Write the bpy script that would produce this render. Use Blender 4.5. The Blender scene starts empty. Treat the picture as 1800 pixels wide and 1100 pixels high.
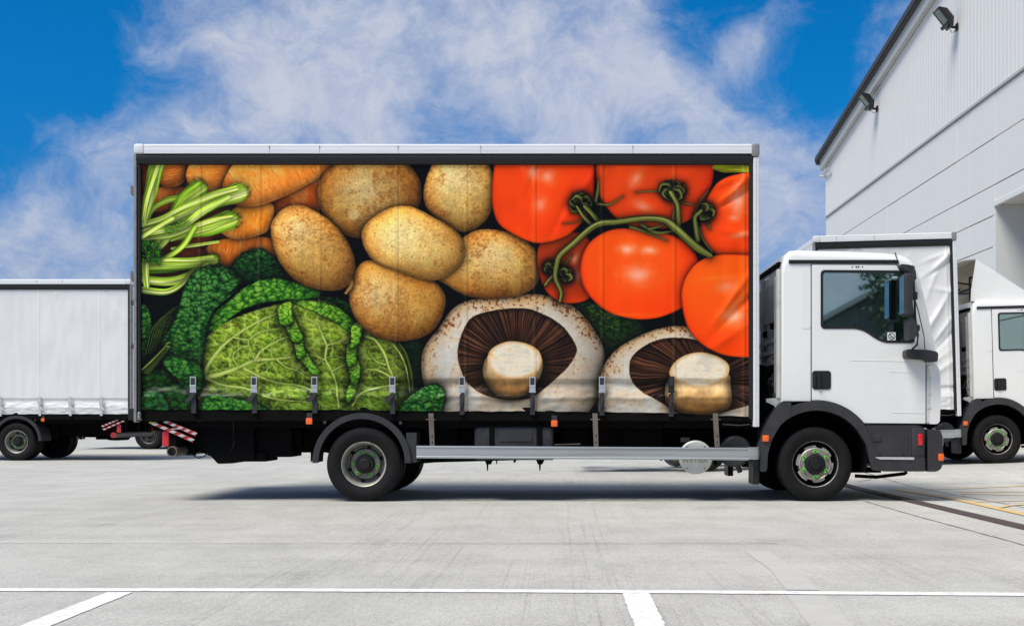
import bpy, bmesh, math, random
from mathutils import Vector, Matrix, Euler
from mathutils.geometry import tessellate_polygon
import mathutils.noise as mn
R = math.radians
random.seed(5)

# ------------------------------------------------------------------ camera, sky, sun, exposure
D0, HC, PXM, CX, CY = 13.4, 0.907, 162.0, 980.0, 735.0     # distance to the truck side, eye height, layout scale
sc = bpy.context.scene
col = bpy.data.collections.new('yard'); sc.collection.children.link(col)
cam = bpy.data.cameras.new('camera'); camo = bpy.data.objects.new('camera', cam); col.objects.link(camo)
camo.location = (0, -D0, HC); camo.rotation_euler = (R(90), 0, 0)
cam.sensor_width = 36; cam.lens = 36 * PXM * D0 / 1800; cam.clip_end = 3000; cam.clip_start = .05
cam.shift_x = -(CX - 900) / 1800; cam.shift_y = (CY - 550) / 1800
sc.camera = camo
SUN_EL, SUN_AZ = 58, 228          # azimuth of the sun, clockwise from +Y (behind the camera, to the left)
sl = bpy.data.lights.new('sun', 'SUN'); so = bpy.data.objects.new('sun', sl); col.objects.link(so)
sl.energy = 4.7; sl.angle = R(28); sl.color = (1.0, .94, .84)
sd = Vector((math.sin(R(SUN_AZ)) * math.cos(R(SUN_EL)), math.cos(R(SUN_AZ)) * math.cos(R(SUN_EL)), math.sin(R(SUN_EL))))
so.rotation_euler = sd.to_track_quat('Z', 'Y').to_euler()
so.location = (-20, -30, 40)
sc.view_settings.view_transform = 'Standard'; sc.view_settings.look = 'None'
sc.view_settings.exposure = 0.0; sc.view_settings.gamma = 1.0; sc.view_settings.use_curve_mapping = False
try:
    sc.cycles.max_bounces = 6; sc.cycles.use_denoising = True; sc.cycles.caustics_reflective = False; sc.cycles.caustics_refractive = False
except Exception: pass

wd = bpy.data.worlds.new('World'); sc.world = wd; wd.use_nodes = True
nt = wd.node_tree; N = nt.nodes; L = nt.links; N.clear()
def nd(t, **k):
    n = N.new(t)
    for a, b in k.items():
        if a.startswith('i_'): n.inputs[int(a[2:])].default_value = b
        else: setattr(n, a, b)
    return n
def mth(op, a, b=None, c=None, clamp=False):
    n = N.new('ShaderNodeMath'); n.operation = op; n.use_clamp = clamp
    for i, v in enumerate((a, b, c)):
        if v is None: continue
        if isinstance(v, (int, float)): n.inputs[i].default_value = v
        else: L.new(v, n.inputs[i])
    return n.outputs[0]
out = nd('ShaderNodeOutputWorld'); bg = nd('ShaderNodeBackground'); L.new(bg.outputs[0], out.inputs[0])
bg.inputs[1].default_value = 0.10
sky = nd('ShaderNodeTexSky', sky_type='NISHITA', sun_disc=False, sun_elevation=R(SUN_EL), sun_rotation=R(SUN_AZ), air_density=1.0, dust_density=.3, ozone_density=2.0)
tc = nd('ShaderNodeTexCoord'); gen = tc.outputs['Generated']
nrm = nd('ShaderNodeVectorMath', operation='NORMALIZE'); L.new(gen, nrm.inputs[0]); dirv = nrm.outputs[0]
def pdir(px, py):
    return Vector(((px - CX) / (PXM * D0), 1, (CY - py) / (PXM * D0))).normalized()
# warp
w1 = nd('ShaderNodeTexNoise', i_2=9.0, i_3=5.0); L.new(dirv, w1.inputs[0])
sub = nd('ShaderNodeVectorMath', operation='SUBTRACT'); L.new(w1.outputs[1], sub.inputs[0]); sub.inputs[1].default_value = (.5, .5, .5)
scl = nd('ShaderNodeVectorMath', operation='SCALE'); L.new(sub.outputs[0], scl.inputs[0]); scl.inputs[3].default_value = .12
add = nd('ShaderNodeVectorMath', operation='ADD'); L.new(dirv, add.inputs[0]); L.new(scl.outputs[0], add.inputs[1])
mp = nd('ShaderNodeMapping'); L.new(add.outputs[0], mp.inputs[0]); mp.inputs['Rotation'].default_value = (0, R(20), 0); mp.inputs['Scale'].default_value = (1.0, 1.0, 1.25)
n1 = nd('ShaderNodeTexNoise', i_2=6.5, i_3=10.0, i_4=.58); L.new(mp.outputs[0], n1.inputs[0])
n2 = nd('ShaderNodeTexNoise', i_2=21.0, i_3=9.0, i_4=.66); L.new(mp.outputs[0], n2.inputs[0])
dens = mth('ADD', mth('MULTIPLY', mth('SUBTRACT', n1.outputs[0], .5), 3.0), mth('MULTIPLY', mth('SUBTRACT', n2.outputs[0], .5), 1.7))
bias = None
for (px, py, rx, amp) in ((90, 60, 190, -1.25), (0, 330, 60, -.4), (330, 300, 150, .25), (560, 130, 150, .45), (640, 270, 200, .35), (400, 60, 60, .35), (180, 240, 90, .35), (140, 400, 150, .55),
                          (840, 70, 120, .2), (1100, 90, 70, .7), (790, 150, 60, -.25), (960, 240, 260, .45), (1000, 10, 60, -.4), (1230, 40, 60, -.5), (1450, 90, 160, -1.3), (1370, 35, 40, .45), (1320, 68, 50, .55), (1265, 105, 60, .45), (1290, 190, 50, -.3),
                          (1380, 330, 170, .75), (1200, 170, 90, .1), (230, 90, 60, .3), (1150, 280, 90, -.1), (40, 470, 90, .2), (1500, 480, 330, 1.0)):
    dt = nd('ShaderNodeVectorMath', operation='DOT_PRODUCT'); L.new(dirv, dt.inputs[0]); dt.inputs[1].default_value = pdir(px, py) if rx != 330 else Vector((.235, -1, .11)).normalized()  # widest blob: unseen cloud added behind the camera to pale the window reflection
    k = 1.0 / (rx / (PXM * D0)) ** 2 * 2
    g = mth('EXPONENT', mth('MULTIPLY', mth('SUBTRACT', dt.outputs['Value'], 1.0), k))
    bias = mth('MULTIPLY', g, amp) if bias is None else mth('MULTIPLY_ADD', g, amp, bias)
dens = mth('ADD', dens, mth('ADD', bias, .42))
mr = nd('ShaderNodeMapRange', interpolation_type='SMOOTHSTEP'); L.new(dens, mr.inputs[0])
mr.inputs[1].default_value = -.35; mr.inputs[2].default_value = 1.45; mr.inputs[3].default_value = 0; mr.inputs[4].default_value = .96
# blue of the clear part, from the sky model
hs = nd('ShaderNodeMix', data_type='RGBA', blend_type='MULTIPLY'); hs.inputs[0].default_value = 1.0
L.new(sky.outputs[0], hs.inputs[6])
sepz = nd('ShaderNodeSeparateXYZ'); L.new(dirv, sepz.inputs[0])
hz = nd('ShaderNodeMapRange', interpolation_type='SMOOTHSTEP'); L.new(sepz.outputs[2], hz.inputs[0]); hz.inputs[1].default_value = 0; hz.inputs[2].default_value = .30
hc = nd('ShaderNodeMix', data_type='RGBA'); L.new(hz.outputs[0], hc.inputs[0]); hc.inputs[6].default_value = (.10, .36, .80, 1); hc.inputs[7].default_value = (.015, .62, 1.12, 1)
L.new(hc.outputs[2], hs.inputs[7])
# cloud colour: cool grey lavender with lighter creamy tops
cr = nd('ShaderNodeMix', data_type='RGBA'); L.new(mth('MULTIPLY_ADD', n2.outputs[0], 2.2, -.6, True), cr.inputs[0])
cr.inputs[6].default_value = (4.1, 4.7, 6.5, 1); cr.inputs[7].default_value = (6.2, 6.5, 7.4, 1)
mx = nd('ShaderNodeMix', data_type='RGBA'); L.new(mr.outputs[0], mx.inputs[0]); L.new(hs.outputs[2], mx.inputs[6]); L.new(cr.outputs[2], mx.inputs[7])
L.new(mx.outputs[2], bg.inputs[0])
# ------------------------------------------------------------------ materials
def mat(name, color, rough=.5, metal=0.0, var=.0, vscale=6.0, bump=0.0, bscale=40.0, spec=.5, dirt=None, dscale=3.0, damt=.5, stretch=(1, 1, 1), coat=0.0, emis=None):
    m = bpy.data.materials.new(name); m.use_nodes = True
    t = m.node_tree; b = t.nodes['Principled BSDF']
    b.inputs['Base Color'].default_value = (*color, 1); b.inputs['Roughness'].default_value = rough; b.inputs['Metallic'].default_value = metal
    b.inputs['Specular IOR Level'].default_value = spec; b.inputs['Coat Weight'].default_value = coat
    tcn = t.nodes.new('ShaderNodeTexCoord'); mp = t.nodes.new('ShaderNodeMapping'); mp.inputs['Scale'].default_value = stretch
    t.links.new(tcn.outputs['Object'], mp.inputs[0]); src = mp.outputs[0]
    cur = None
    if var:
        n = t.nodes.new('ShaderNodeTexNoise'); n.inputs['Scale'].default_value = vscale; n.inputs['Detail'].default_value = 6; n.inputs['Roughness'].default_value = .65
        t.links.new(src, n.inputs[0])
        r = t.nodes.new('ShaderNodeMix'); r.data_type = 'RGBA'; t.links.new(n.outputs[0], r.inputs[0])
        r.inputs[6].default_value = (*[max(0, c * (1 - var)) for c in color], 1); r.inputs[7].default_value = (*[min(1, c * (1 + var)) for c in color], 1)
        cur = r.outputs[2]
    if dirt:
        n = t.nodes.new('ShaderNodeTexNoise'); n.inputs['Scale'].default_value = dscale; n.inputs['Detail'].default_value = 8; n.inputs['Roughness'].default_value = .7
        t.links.new(src, n.inputs[0])
        rp = t.nodes.new('ShaderNodeMapRange'); rp.inputs[1].default_value = .48; rp.inputs[2].default_value = .72; rp.inputs[4].default_value = damt; t.links.new(n.outputs[0], rp.inputs[0])
        r = t.nodes.new('ShaderNodeMix'); r.data_type = 'RGBA'; t.links.new(rp.outputs[0], r.inputs[0])
        if cur: t.links.new(cur, r.inputs[6])
        else: r.inputs[6].default_value = (*color, 1)
        r.inputs[7].default_value = (*dirt, 1); cur = r.outputs[2]
    if cur: t.links.new(cur, b.inputs['Base Color'])
    if bump:
        n = t.nodes.new('ShaderNodeTexNoise'); n.inputs['Scale'].default_value = bscale; n.inputs['Detail'].default_value = 4
        t.links.new(src, n.inputs[0]); bp = t.nodes.new('ShaderNodeBump'); bp.inputs['Strength'].default_value = bump; bp.inputs['Distance'].default_value = .01
        t.links.new(n.outputs[0], bp.inputs['Height']); t.links.new(bp.outputs[0], b.inputs['Normal'])
    return m

M = {}
M['white'] = mat('white_paint', (.80, .80, .785), .30, var=.02, vscale=1.5, dirt=(.60, .585, .54), dscale=1.6, damt=.22, coat=.3)
M['offwhite'] = mat('cab_back_paint', (.62, .62, .59), .45, var=.05, dirt=(.30, .28, .24), dscale=4, damt=.5)
M['alu'] = mat('brushed_aluminium', (.62, .64, .65), .42, metal=.55, var=.12, vscale=3, stretch=(.15, 1, 5), dirt=(.30, .30, .30), dscale=5, damt=.35, bump=.1)
M['rail'] = mat('anodised_roof_rail', (.74, .75, .76), .40, metal=.15, var=.05, vscale=3, stretch=(.3, 1, 6), dirt=(.42, .42, .42), dscale=4, damt=.3)
M['black'] = mat('black_rubber_trim', (.014, .014, .015), .45, var=.2, bump=.05, spec=.35)
M['plastic'] = mat('dark_grey_moulded_plastic', (.034, .034, .038), .55, spec=.3, var=.22, vscale=5, bump=.15, bscale=120, dirt=(.085, .08, .075), dscale=4, damt=.35)
M['rubber'] = mat('tyre_rubber', (.009, .009, .009), .7, var=.3, vscale=8, bump=.15, bscale=30, dirt=(.024, .022, .02), dscale=6, damt=.35, spec=.18)
M['chassis'] = mat('black_chassis_paint', (.0035, .0035, .0035), .8, var=.3, dirt=(.010, .008, .007), dscale=5, damt=.5, spec=.08)
M['galv'] = mat('galvanised_rail', (.40, .42, .43), .45, metal=.45, var=.25, vscale=4, stretch=(.12, 1, 8), dirt=(.20, .19, .17), dscale=5, damt=.7)
M['bracket'] = mat('rusty_bracket_steel', (.16, .14, .12), .6, metal=.3, var=.3, dirt=(.10, .055, .03), dscale=10, damt=.6)
M['tank'] = mat('grey_fuel_tank', (.035, .036, .042), .6, spec=.3, metal=.1, var=.25, dirt=(.12, .11, .10), dscale=6, damt=.4)
M['rim'] = mat('silver_wheel_rim', (.44, .43, .38), .42, metal=.4, var=.15, vscale=10, dirt=(.10, .08, .06), dscale=14, damt=.8)
M['rim_dark'] = mat('grimy_wheel_dish', (.16, .16, .14), .5, metal=.35, var=.5, vscale=12, dirt=(.02, .02, .02), dscale=9, damt=.8)
M['rim_black'] = mat('black_wheel_dish', (.006, .006, .006), .7, spec=.15)
M['hubface'] = mat('weathered_hub_flange', (.26, .24, .20), .55, metal=.3, var=.4, vscale=20, dirt=(.07, .035, .02), dscale=22, damt=.9)
M['green'] = mat('green_wheel_nut_pointer', (.16, .62, .08), .45)
M['green_dark'] = mat('dark_green_nut_cap', (.03, .13, .03), .45)
M['hub'] = mat('black_hub_cap', (.012, .012, .013), .6, var=.3, bump=.1, spec=.25)
M['orange'] = mat('amber_lens', (.90, .14, .015), .25, var=.1, coat=.4)
M['red'] = mat('red_lens', (.62, .012, .018), .22, var=.15, coat=.5)
M['redpaint'] = mat('red_paint', (.34, .02, .02), .4, var=.2)
M['yellow'] = mat('yellow_decal', (.70, .62, .10), .5)
M['steel'] = mat('bright_buckle_steel', (.58, .59, .60), .30, metal=.7, var=.15)
M['webbing'] = mat('black_webbing', (.022, .023, .028), .6, var=.2, bump=.2, bscale=150)
M['grey_web'] = mat('pale_grey_webbing', (.52, .53, .54), .6, var=.1)
M['disc'] = mat('pale_cast_cover', (.56, .57, .53), .5, metal=.1, var=.06, dirt=(.33, .34, .29), dscale=6, damt=.5)
M['dull'] = mat('corner_casting', (.28, .28, .27), .5, metal=.5, var=.25, dirt=(.10, .09, .08), dscale=9, damt=.5)
M['seat'] = mat('seat_cloth', (.035, .05, .075), .9, var=.2)
M['grey_int'] = mat('cab_interior_trim', (.07, .075, .08), .8, var=.1)
M['scuff'] = mat('scuffed_step_edge', (.50, .50, .49), .55, var=.4, vscale=60)
M['brown'] = mat('brown_primer_plate', (.075, .055, .045), .6, var=.2)
M['beige'] = mat('deflector_inner_skin', (.52, .48, .40), .7, var=.1, dirt=(.3, .27, .22), damt=.4)
M['clad'] = mat('pale_grey_cladding', (.66, .655, .635), .42, var=.03, vscale=.7, dirt=(.63, .64, .64), dscale=.8, damt=.4, metal=.0)
M['clad2'] = mat('pale_grey_flat_panel', (.66, .655, .635), .42, var=.025, vscale=.5, dirt=(.64, .65, .65), dscale=.6, damt=.3)
M['trimgrey'] = mat('grey_verge_trim', (.42, .44, .43), .45, var=.05)
M['roofdark'] = mat('dark_roof_edge', (.035, .036, .04), .6, var=.2)
M['joint'] = mat('dark_panel_joint', (.13, .14, .14), .7)
M['boardwhite'] = mat('shaded_white_stripe', (.46, .45, .43), .6, var=.2)  # white greyed so the colour itself carries the shade on the boards
M['sticker'] = mat('pale_sticker', (.72, .76, .76), .5)

def glass(name, tint, refl=.22):
    m = bpy.data.materials.new(name); m.use_nodes = True; t = m.node_tree; t.nodes.clear()
    o = t.nodes.new('ShaderNodeOutputMaterial'); g = t.nodes.new('ShaderNodeBsdfGlossy'); tr = t.nodes.new('ShaderNodeBsdfTransparent'); mx = t.nodes.new('ShaderNodeMixShader'); fr = t.nodes.new('ShaderNodeFresnel')
    g.inputs['Roughness'].default_value = .02; g.inputs['Color'].default_value = (.80, 1.0, .98, 1); tr.inputs[0].default_value = (*tint, 1); fr.inputs[0].default_value = 1.45
    ad = t.nodes.new('ShaderNodeMath'); ad.operation = 'ADD'; ad.use_clamp = True; t.links.new(fr.outputs[0], ad.inputs[0]); ad.inputs[1].default_value = refl
    t.links.new(ad.outputs[0], mx.inputs[0]); t.links.new(tr.outputs[0], mx.inputs[1]); t.links.new(g.outputs[0], mx.inputs[2]); t.links.new(mx.outputs[0], o.inputs[0])
    return m
M['glass'] = glass('tinted_cab_glass', (.30, .46, .44), .36)
M['mirror'] = mat('mirror_glass', (.7, .7, .7), .03, metal=1.0)
M['lampglass'] = glass('floodlight_glass', (.20, .27, .26), .12)

def fabric(name, base, rough=.42):
    m = mat(name, base, rough, var=.03, vscale=2.0, bump=.08, bscale=260, dirt=tuple(c * .82 for c in base), dscale=1.3, damt=.35, coat=.0)
    return m
M['curtain'] = fabric('white_vinyl_curtain', (.74, .735, .725))

# ------------------------------------------------------------------ mesh helpers
def XP(px, Y=0.0): return (px - CX) / PXM * (D0 + Y) / D0
def ZP(py, Y=0.0): return HC + (CY - py) / PXM * (D0 + Y) / D0
def PP(px, py, Y=0.0): return Vector((XP(px, Y), Y, ZP(py, Y)))

class MB:
    def __init__(s): s.b = bmesh.new()
    def _xf(s, vs, loc, rot):
        if rot: bmesh.ops.rotate(s.b, verts=vs, cent=(0, 0, 0), matrix=Euler(rot).to_matrix())
        bmesh.ops.translate(s.b, verts=vs, vec=loc)
    def box(s, x0, x1, y0, y1, z0, z1, bev=0.0, rot=None, seg=1):
        r = bmesh.ops.create_cube(s.b, size=1); vs = r['verts']
        sx, sy, sz = abs(x1 - x0), abs(y1 - y0), abs(z1 - z0)
        bmesh.ops.scale(s.b, verts=vs, vec=(sx, sy, sz))
        if bev:
            es = list({e for v in vs for e in v.link_edges})
            q = bmesh.ops.bevel(s.b, geom=vs + es, offset=min(bev, .45 * min(sx, sy, sz)), segments=seg, affect='EDGES', profile=.6)
            vs = list({v for f in q['faces'] for v in f.verts} | {v for v in vs if v.is_valid})
        s._xf(vs, ((x0 + x1) / 2, (y0 + y1) / 2, (z0 + z1) / 2), rot)
        return s
    def cyl(s, c, r, h, axis='Y', seg=32, r2=None, bev=0.0, rot=None):
        q = bmesh.ops.create_cone(s.b, cap_ends=True, segments=seg, radius1=r, radius2=r if r2 is None else r2, depth=h); vs = q['verts']
        m = {'Y': Euler((R(90), 0, 0)), 'X': Euler((0, R(90), 0)), 'Z': Euler((0, 0, 0))}[axis].to_matrix()
        bmesh.ops.rotate(s.b, verts=vs, cent=(0, 0, 0), matrix=m)
        s._xf(vs, c, rot); return s
    def lathe(s, prof, c, seg=56):
        """profile of (radius, y), spun round the Y axis through c"""
        rings = []
        for (r, y) in prof:
            rings.append([s.b.verts.new((c[0] + r * math.cos(a), c[1] + y, c[2] + r * math.sin(a))) for a in [2 * math.pi * k / seg for k in range(seg)]] if r > 1e-5 else [s.b.verts.new((c[0], c[1] + y, c[2]))])
        for A, B in zip(rings, rings[1:]):
            for k in range(seg):
                j = (k + 1) % seg
                if len(A) == 1 and len(B) == 1: continue
                if len(A) == 1: s.b.faces.new((A[0], B[j], B[k]))
                elif len(B) == 1: s.b.faces.new((A[k], A[j], B[0]))
                else: s.b.faces.new((A[k], A[j], B[j], B[k]))
        return s
    def prism(s, pts, y0, y1, holes=(), bev=0.0):
        """outline of (x, z) points extruded from y0 to y1, with holes"""
        loops = [list(pts)] + [list(h) for h in holes]
        flat = [p for l in loops for p in l]
        F = [s.b.verts.new((p[0], y0, p[1])) for p in flat]; B = [s.b.verts.new((p[0], y1, p[1])) for p in flat]
        if len(loops) == 1 :
            s.b.faces.new(F); s.b.faces.new(B[::-1])
        else:
            for t in tessellate_polygon([[Vector((p[0], p[1], 0)) for p in l] for l in loops]):
                s.b.faces.new([F[i] for i in t]); s.b.faces.new([B[i] for i in reversed(t)])
        i = 0
        for l in loops:
            n = len(l)
            for k in range(n):
                a, b = i + k, i + (k + 1) % n
                s.b.faces.new((F[a], B[a], B[b], F[b]))
            i += n
        return s
    def tube(s, pts, r, seg=10, cap=True):
        pts = [Vector(p) for p in pts]; rings = []; up = Vector((0, 0, 1))
        for i, p in enumerate(pts):
            d = (pts[min(i + 1, len(pts) - 1)] - pts[max(i - 1, 0)]).normalized()
            u = d.cross(up if abs(d.z) < .95 else Vector((1, 0, 0))).normalized(); v = d.cross(u)
            rr = r[i] if isinstance(r, (list, tuple)) else r
            rings.append([s.b.verts.new(p + u * rr * math.cos(2 * math.pi * k / seg) + v * rr * math.sin(2 * math.pi * k / seg)) for k in range(seg)])
        for A, B in zip(rings, rings[1:]):
            for k in range(seg): s.b.faces.new((A[k], A[(k + 1) % seg], B[(k + 1) % seg], B[k]))
        if cap:
            s.b.faces.new(rings[0][::-1]); s.b.faces.new(rings[-1])
        return s
    def quad(s, a, b, c, d):
        s.b.faces.new([s.b.verts.new(p) for p in (a, b, c, d)]); return s
    def mesh(s, name, m, off=(0, 0, 0), smooth=True, mirror=False, keep=False):
        bm = s.b.copy() if keep else s.b
        if mirror:
            for v in bm.verts: v.co.y = 2.5 - v.co.y
            bmesh.ops.reverse_faces(bm, faces=bm.faces)
        else: pass
        for v in bm.verts: v.co -= Vector(off)
        bmesh.ops.recalc_face_normals(bm, faces=bm.faces)
        me = bpy.data.meshes.new(name); bm.to_mesh(me); bm.free(); me.materials.append(m)
        if smooth:
            me.polygons.foreach_set('use_smooth', [True] * len(me.polygons))
            try: me.set_sharp_from_angle(angle=R(32))
            except Exception: pass
        return me

def link(name, me, parent=None):
    o = bpy.data.objects.new(name, me); col.objects.link(o)
    if parent: o.parent = parent
    return o
def tag(o, label=None, cat=None, group=None, kind=None):
    if label: o['label'] = label
    if cat: o['category'] = cat
    if group: o['group'] = group
    if kind: o['kind'] = kind
    return o
def empty(name, loc, rot=(0, 0, 0)):
    o = bpy.data.objects.new(name, None); col.objects.link(o); o.location = loc; o.rotation_euler = rot; o.empty_display_size = .3
    return o
def rrect(x0, x1, z0, z1, r, n=5):
    P = []
    for cx, cz, a0 in ((x1 - r, z1 - r, 0), (x0 + r, z1 - r, 90), (x0 + r, z0 + r, 180), (x1 - r, z0 + r, 270)):
        for k in range(n + 1):
            a = R(a0 + 90 * k / n); P.append((cx + r * math.cos(a), cz + r * math.sin(a)))
    return P
def rpoly(P, r, n=4):
    """round the corners of a polygon; r is one radius or one per corner"""
    out_ = []; k = len(P)
    for i in range(k):
        p0, p, p1 = Vector(P[i - 1]), Vector(P[i]), Vector(P[(i + 1) % k]); rr = r[i] if isinstance(r, (list, tuple)) else r
        a = (p0 - p); b = (p1 - p); q = min(rr, a.length * .45, b.length * .45)
        if q < 1e-4: out_.append(tuple(p)); continue
        A = p + a.normalized() * q; B = p + b.normalized() * q
        for j in range(n + 1):
            t = j / n; out_.append(tuple(A * (1 - t) ** 2 + p * 2 * t * (1 - t) + B * t * t))
    return out_
def PL(pts, Y=0.0): return [(XP(a, Y), ZP(b, Y)) for a, b in pts]
# ------------------------------------------------------------------ printed curtain artwork (flat print, computed)
import numpy as np
AX0, AX1, AY0, AY1 = 240.0, 1326.0, 284.0, 740.0      # extent of the print, in layout units
ASC = 1.5
AW, AH = int((AX1 - AX0) * ASC), int((AY1 - AY0) * ASC)
_rng = np.random.RandomState(7)
_gy, _gx = np.mgrid[0:AH, 0:AW].astype(np.float32)
GX = _gx / ASC + AX0
GY = _gy / ASC + AY0

def lin(r, g, b):
    return np.array([r, g, b], np.float32) / 255.0

def vnoise(x, y, seed):
    xi = np.floor(x).astype(np.int64); yi = np.floor(y).astype(np.int64)
    fx = (x - xi); fy = (y - yi)
    fx = fx * fx * (3 - 2 * fx); fy = fy * fy * (3 - 2 * fy)
    t = np.random.RandomState(seed).rand(256, 256).astype(np.float32)
    a = t[yi & 255, xi & 255]; b = t[yi & 255, (xi + 1) & 255]
    c = t[(yi + 1) & 255, xi & 255]; d = t[(yi + 1) & 255, (xi + 1) & 255]
    return (a * (1 - fx) + b * fx) * (1 - fy) + (c * (1 - fx) + d * fx) * fy

def fbm(x, y, seed, oct=4, gain=0.55):
    s = 0; a = 1.0; n = 0
    for o in range(oct):
        s = s + a * vnoise(x * 2 ** o + 17.3 * o, y * 2 ** o + 9.1 * o, seed + o); n += a; a *= gain
    return s / n

def worley(x, y, seed):
    xi = np.floor(x).astype(np.int64); yi = np.floor(y).astype(np.int64)
    r = np.random.RandomState(seed); jx = r.rand(128, 128).astype(np.float32); jy = r.rand(128, 128).astype(np.float32)
    f1 = np.full(x.shape, 9.0, np.float32); f2 = f1.copy(); ox = np.zeros_like(f1); oy = np.zeros_like(f1)
    for dy in (-1, 0, 1):
        for dx in (-1, 0, 1):
            cx = xi + dx; cy = yi + dy
            px = cx + jx[cy & 127, cx & 127]; py = cy + jy[cy & 127, cx & 127]
            d = np.sqrt((x - px) ** 2 + (y - py) ** 2)
            nw = d < f1
            f2 = np.where(nw, f1, np.minimum(f2, d))
            ox = np.where(nw, x - px, ox); oy = np.where(nw, y - py, oy)
            f1 = np.where(nw, d, f1)
    return f1, f2, ox, oy

def sm(a, b, x):
    t = np.clip((x - a) / (b - a), 0, 1)
    return t * t * (3 - 2 * t)

IMG = np.zeros((AH, AW, 3), np.float32)

class Win:
    def __init__(s, x0, y0, x1, y1):
        s.a = max(0, int((y0 - AY0) * ASC)); s.b = min(AH, int((y1 - AY0) * ASC) + 2)
        s.c = max(0, int((x0 - AX0) * ASC)); s.d = min(AW, int((x1 - AX0) * ASC) + 2)
        s.s = (slice(s.a, s.b), slice(s.c, s.d))
        s.x = GX[s.s]; s.y = GY[s.s]
    def put(s, col, m):
        if m.size: IMG[s.s] = IMG[s.s] * (1 - m[..., None]) + np.clip(col, 0, 1) * m[..., None]

def smooth_poly(P, n=3):
    P = np.array(P, np.float32)
    for _ in range(n):
        Q = np.empty((len(P) * 2, 2), np.float32); R = np.roll(P, -1, 0)
        Q[0::2] = P * .75 + R * .25; Q[1::2] = P * .25 + R * .75
        P = Q
    return P

def star(w, P, c, smn=2):
    """normalised radius of every pixel inside a star-shaped outline round c, plus direction"""
    P = smooth_poly(P, smn)
    dx = P[:, 0] - c[0]; dy = P[:, 1] - c[1]
    an = np.arctan2(dy, dx); r = np.hypot(dx, dy); o = np.argsort(an); an = an[o]; r = r[o]
    an = np.concatenate([an - 2 * np.pi, an, an + 2 * np.pi]); r = np.tile(r, 3)
    X = w.x - c[0]; Y = w.y - c[1]
    R = np.interp(np.arctan2(Y, X), an, r).astype(np.float32)
    d = np.hypot(X, Y)
    return d / R, X / (d + 1e-3), Y / (d + 1e-3), R - d

def shadow(w, d, off=7, amt=.75):
    """contact shade printed round a shape: d = distance inside (+) / outside (-)"""
    m = amt * np.exp(-np.clip(-d, 0, 99) / off)
    IMG[w.s] *= (1 - m)[..., None]

def box(P, pad=30):
    P = np.array(P); return Win(P[:, 0].min() - pad, P[:, 1].min() - pad, P[:, 0].max() + pad, P[:, 1].max() + pad)

LT = np.array([-.25, -.62, .74])
def shade(rn, ux, uy, p=1.0, bulge=1.6):
    rr = np.clip(rn, 0, 1) ** bulge
    nz = np.sqrt(np.clip(1 - rr * rr, 0, 1))
    nx = ux * rr; ny = uy * rr
    return nx, ny, nz, np.clip(nx * LT[0] + ny * LT[1] + nz * LT[2], 0, 1)

def potato(P, c, base, dirt, seed, top=1.0, light=None, glow=(0, 0)):
    w = box(P); rn, ux, uy, d = star(w, P, c)
    shadow(w, d, 5, .6)
    nx, ny, nz, l = shade(rn, ux, uy, bulge=2.0)
    n1 = fbm(w.x / 40, w.y / 40, seed, 5, .6); n2 = fbm(w.x / 9, w.y / 9, seed + 9, 5, .75); n3 = fbm(w.x / 2.2, w.y / 2.2, seed + 20, 2)
    n4 = fbm(w.x / 3.2, w.y / 2.6, seed + 23, 3, .7); n5 = fbm(w.x / 22, w.y / 22, seed + 25, 4, .6)
    col = lin(*base)[None, None] * np.ones(l.shape + (1,), np.float32)
    k = sm(.46, .66, n1)[..., None]; col = col * (1 - .6 * k * dirt) + lin(206, 138, 48) * .6 * k * dirt
    k = sm(.42, .70, fbm(w.x / 46 + 3, w.y / 46, seed + 31, 4))[..., None] * .45; col = col * (1 - k) + lin(240, 206, 120) * k
    g = np.exp(-(((w.x - c[0] - glow[0]) / 48) ** 2 + ((w.y - c[1] - glow[1]) / 38) ** 2))[..., None] * .72
    col = col * (1 - g) + lin(240, 224, 182) * g
    rim = sm(.45, 1.0, rn)
    # big soft dirty patches and their fine crust
    pt = sm(.47, .62, n5 + .06 * rim * dirt) * (.35 + .65 * dirt)
    gr = (pt * (.30 + .7 * sm(.42, .62, n4 * .5 + n2 * .5)) * .75)[..., None]
    col = col * (1 - gr) + lin(128, 84, 40) * gr
    gr = (sm(.57, .66, n2 * .5 + n4 * .5) * (.22 + .42 * dirt))[..., None]
    col = col * (1 - gr) + lin(150, 98, 42) * gr
    sx = w.x + 5 * (n2 - .5) * 2; sy = w.y + 5 * (n3 - .5)
    f1, f2, ox, oy = worley(sx / 19 + seed, sy / 17, seed + 3)
    cid = vnoise(np.floor(w.x / 19 + seed) + .5, np.floor(w.y / 17) + .5, seed + 5)
    pit = (1 - sm(.03, .12, f1 * (.8 + .5 * n4))) * (cid > .52) * .6
    col = col * (1 - pit[..., None]) + lin(120, 74, 30) * pit[..., None]
    sh = .54 + .62 * l ** 1.1
    sh = sh * (1 - .30 * sm(.86, 1.0, rn)) * top
    sh = sh * (1 + .26 * (n3 - .5) + .34 * (n2 - .5) + .2 * (n5 - .5))
    col = col * sh[..., None]
    warm = sm(.45, 1.0, rn)[..., None] * .5
    col = col * (1 - warm) + col * np.array([1.12, .84, .42], np.float32) * warm
    col = col * np.array([1.04, 1.0, .88], np.float32)
    edge = d + 2.2 * (n2 - .5)
    w.put(col, sm(-.6, .9, edge))

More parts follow.
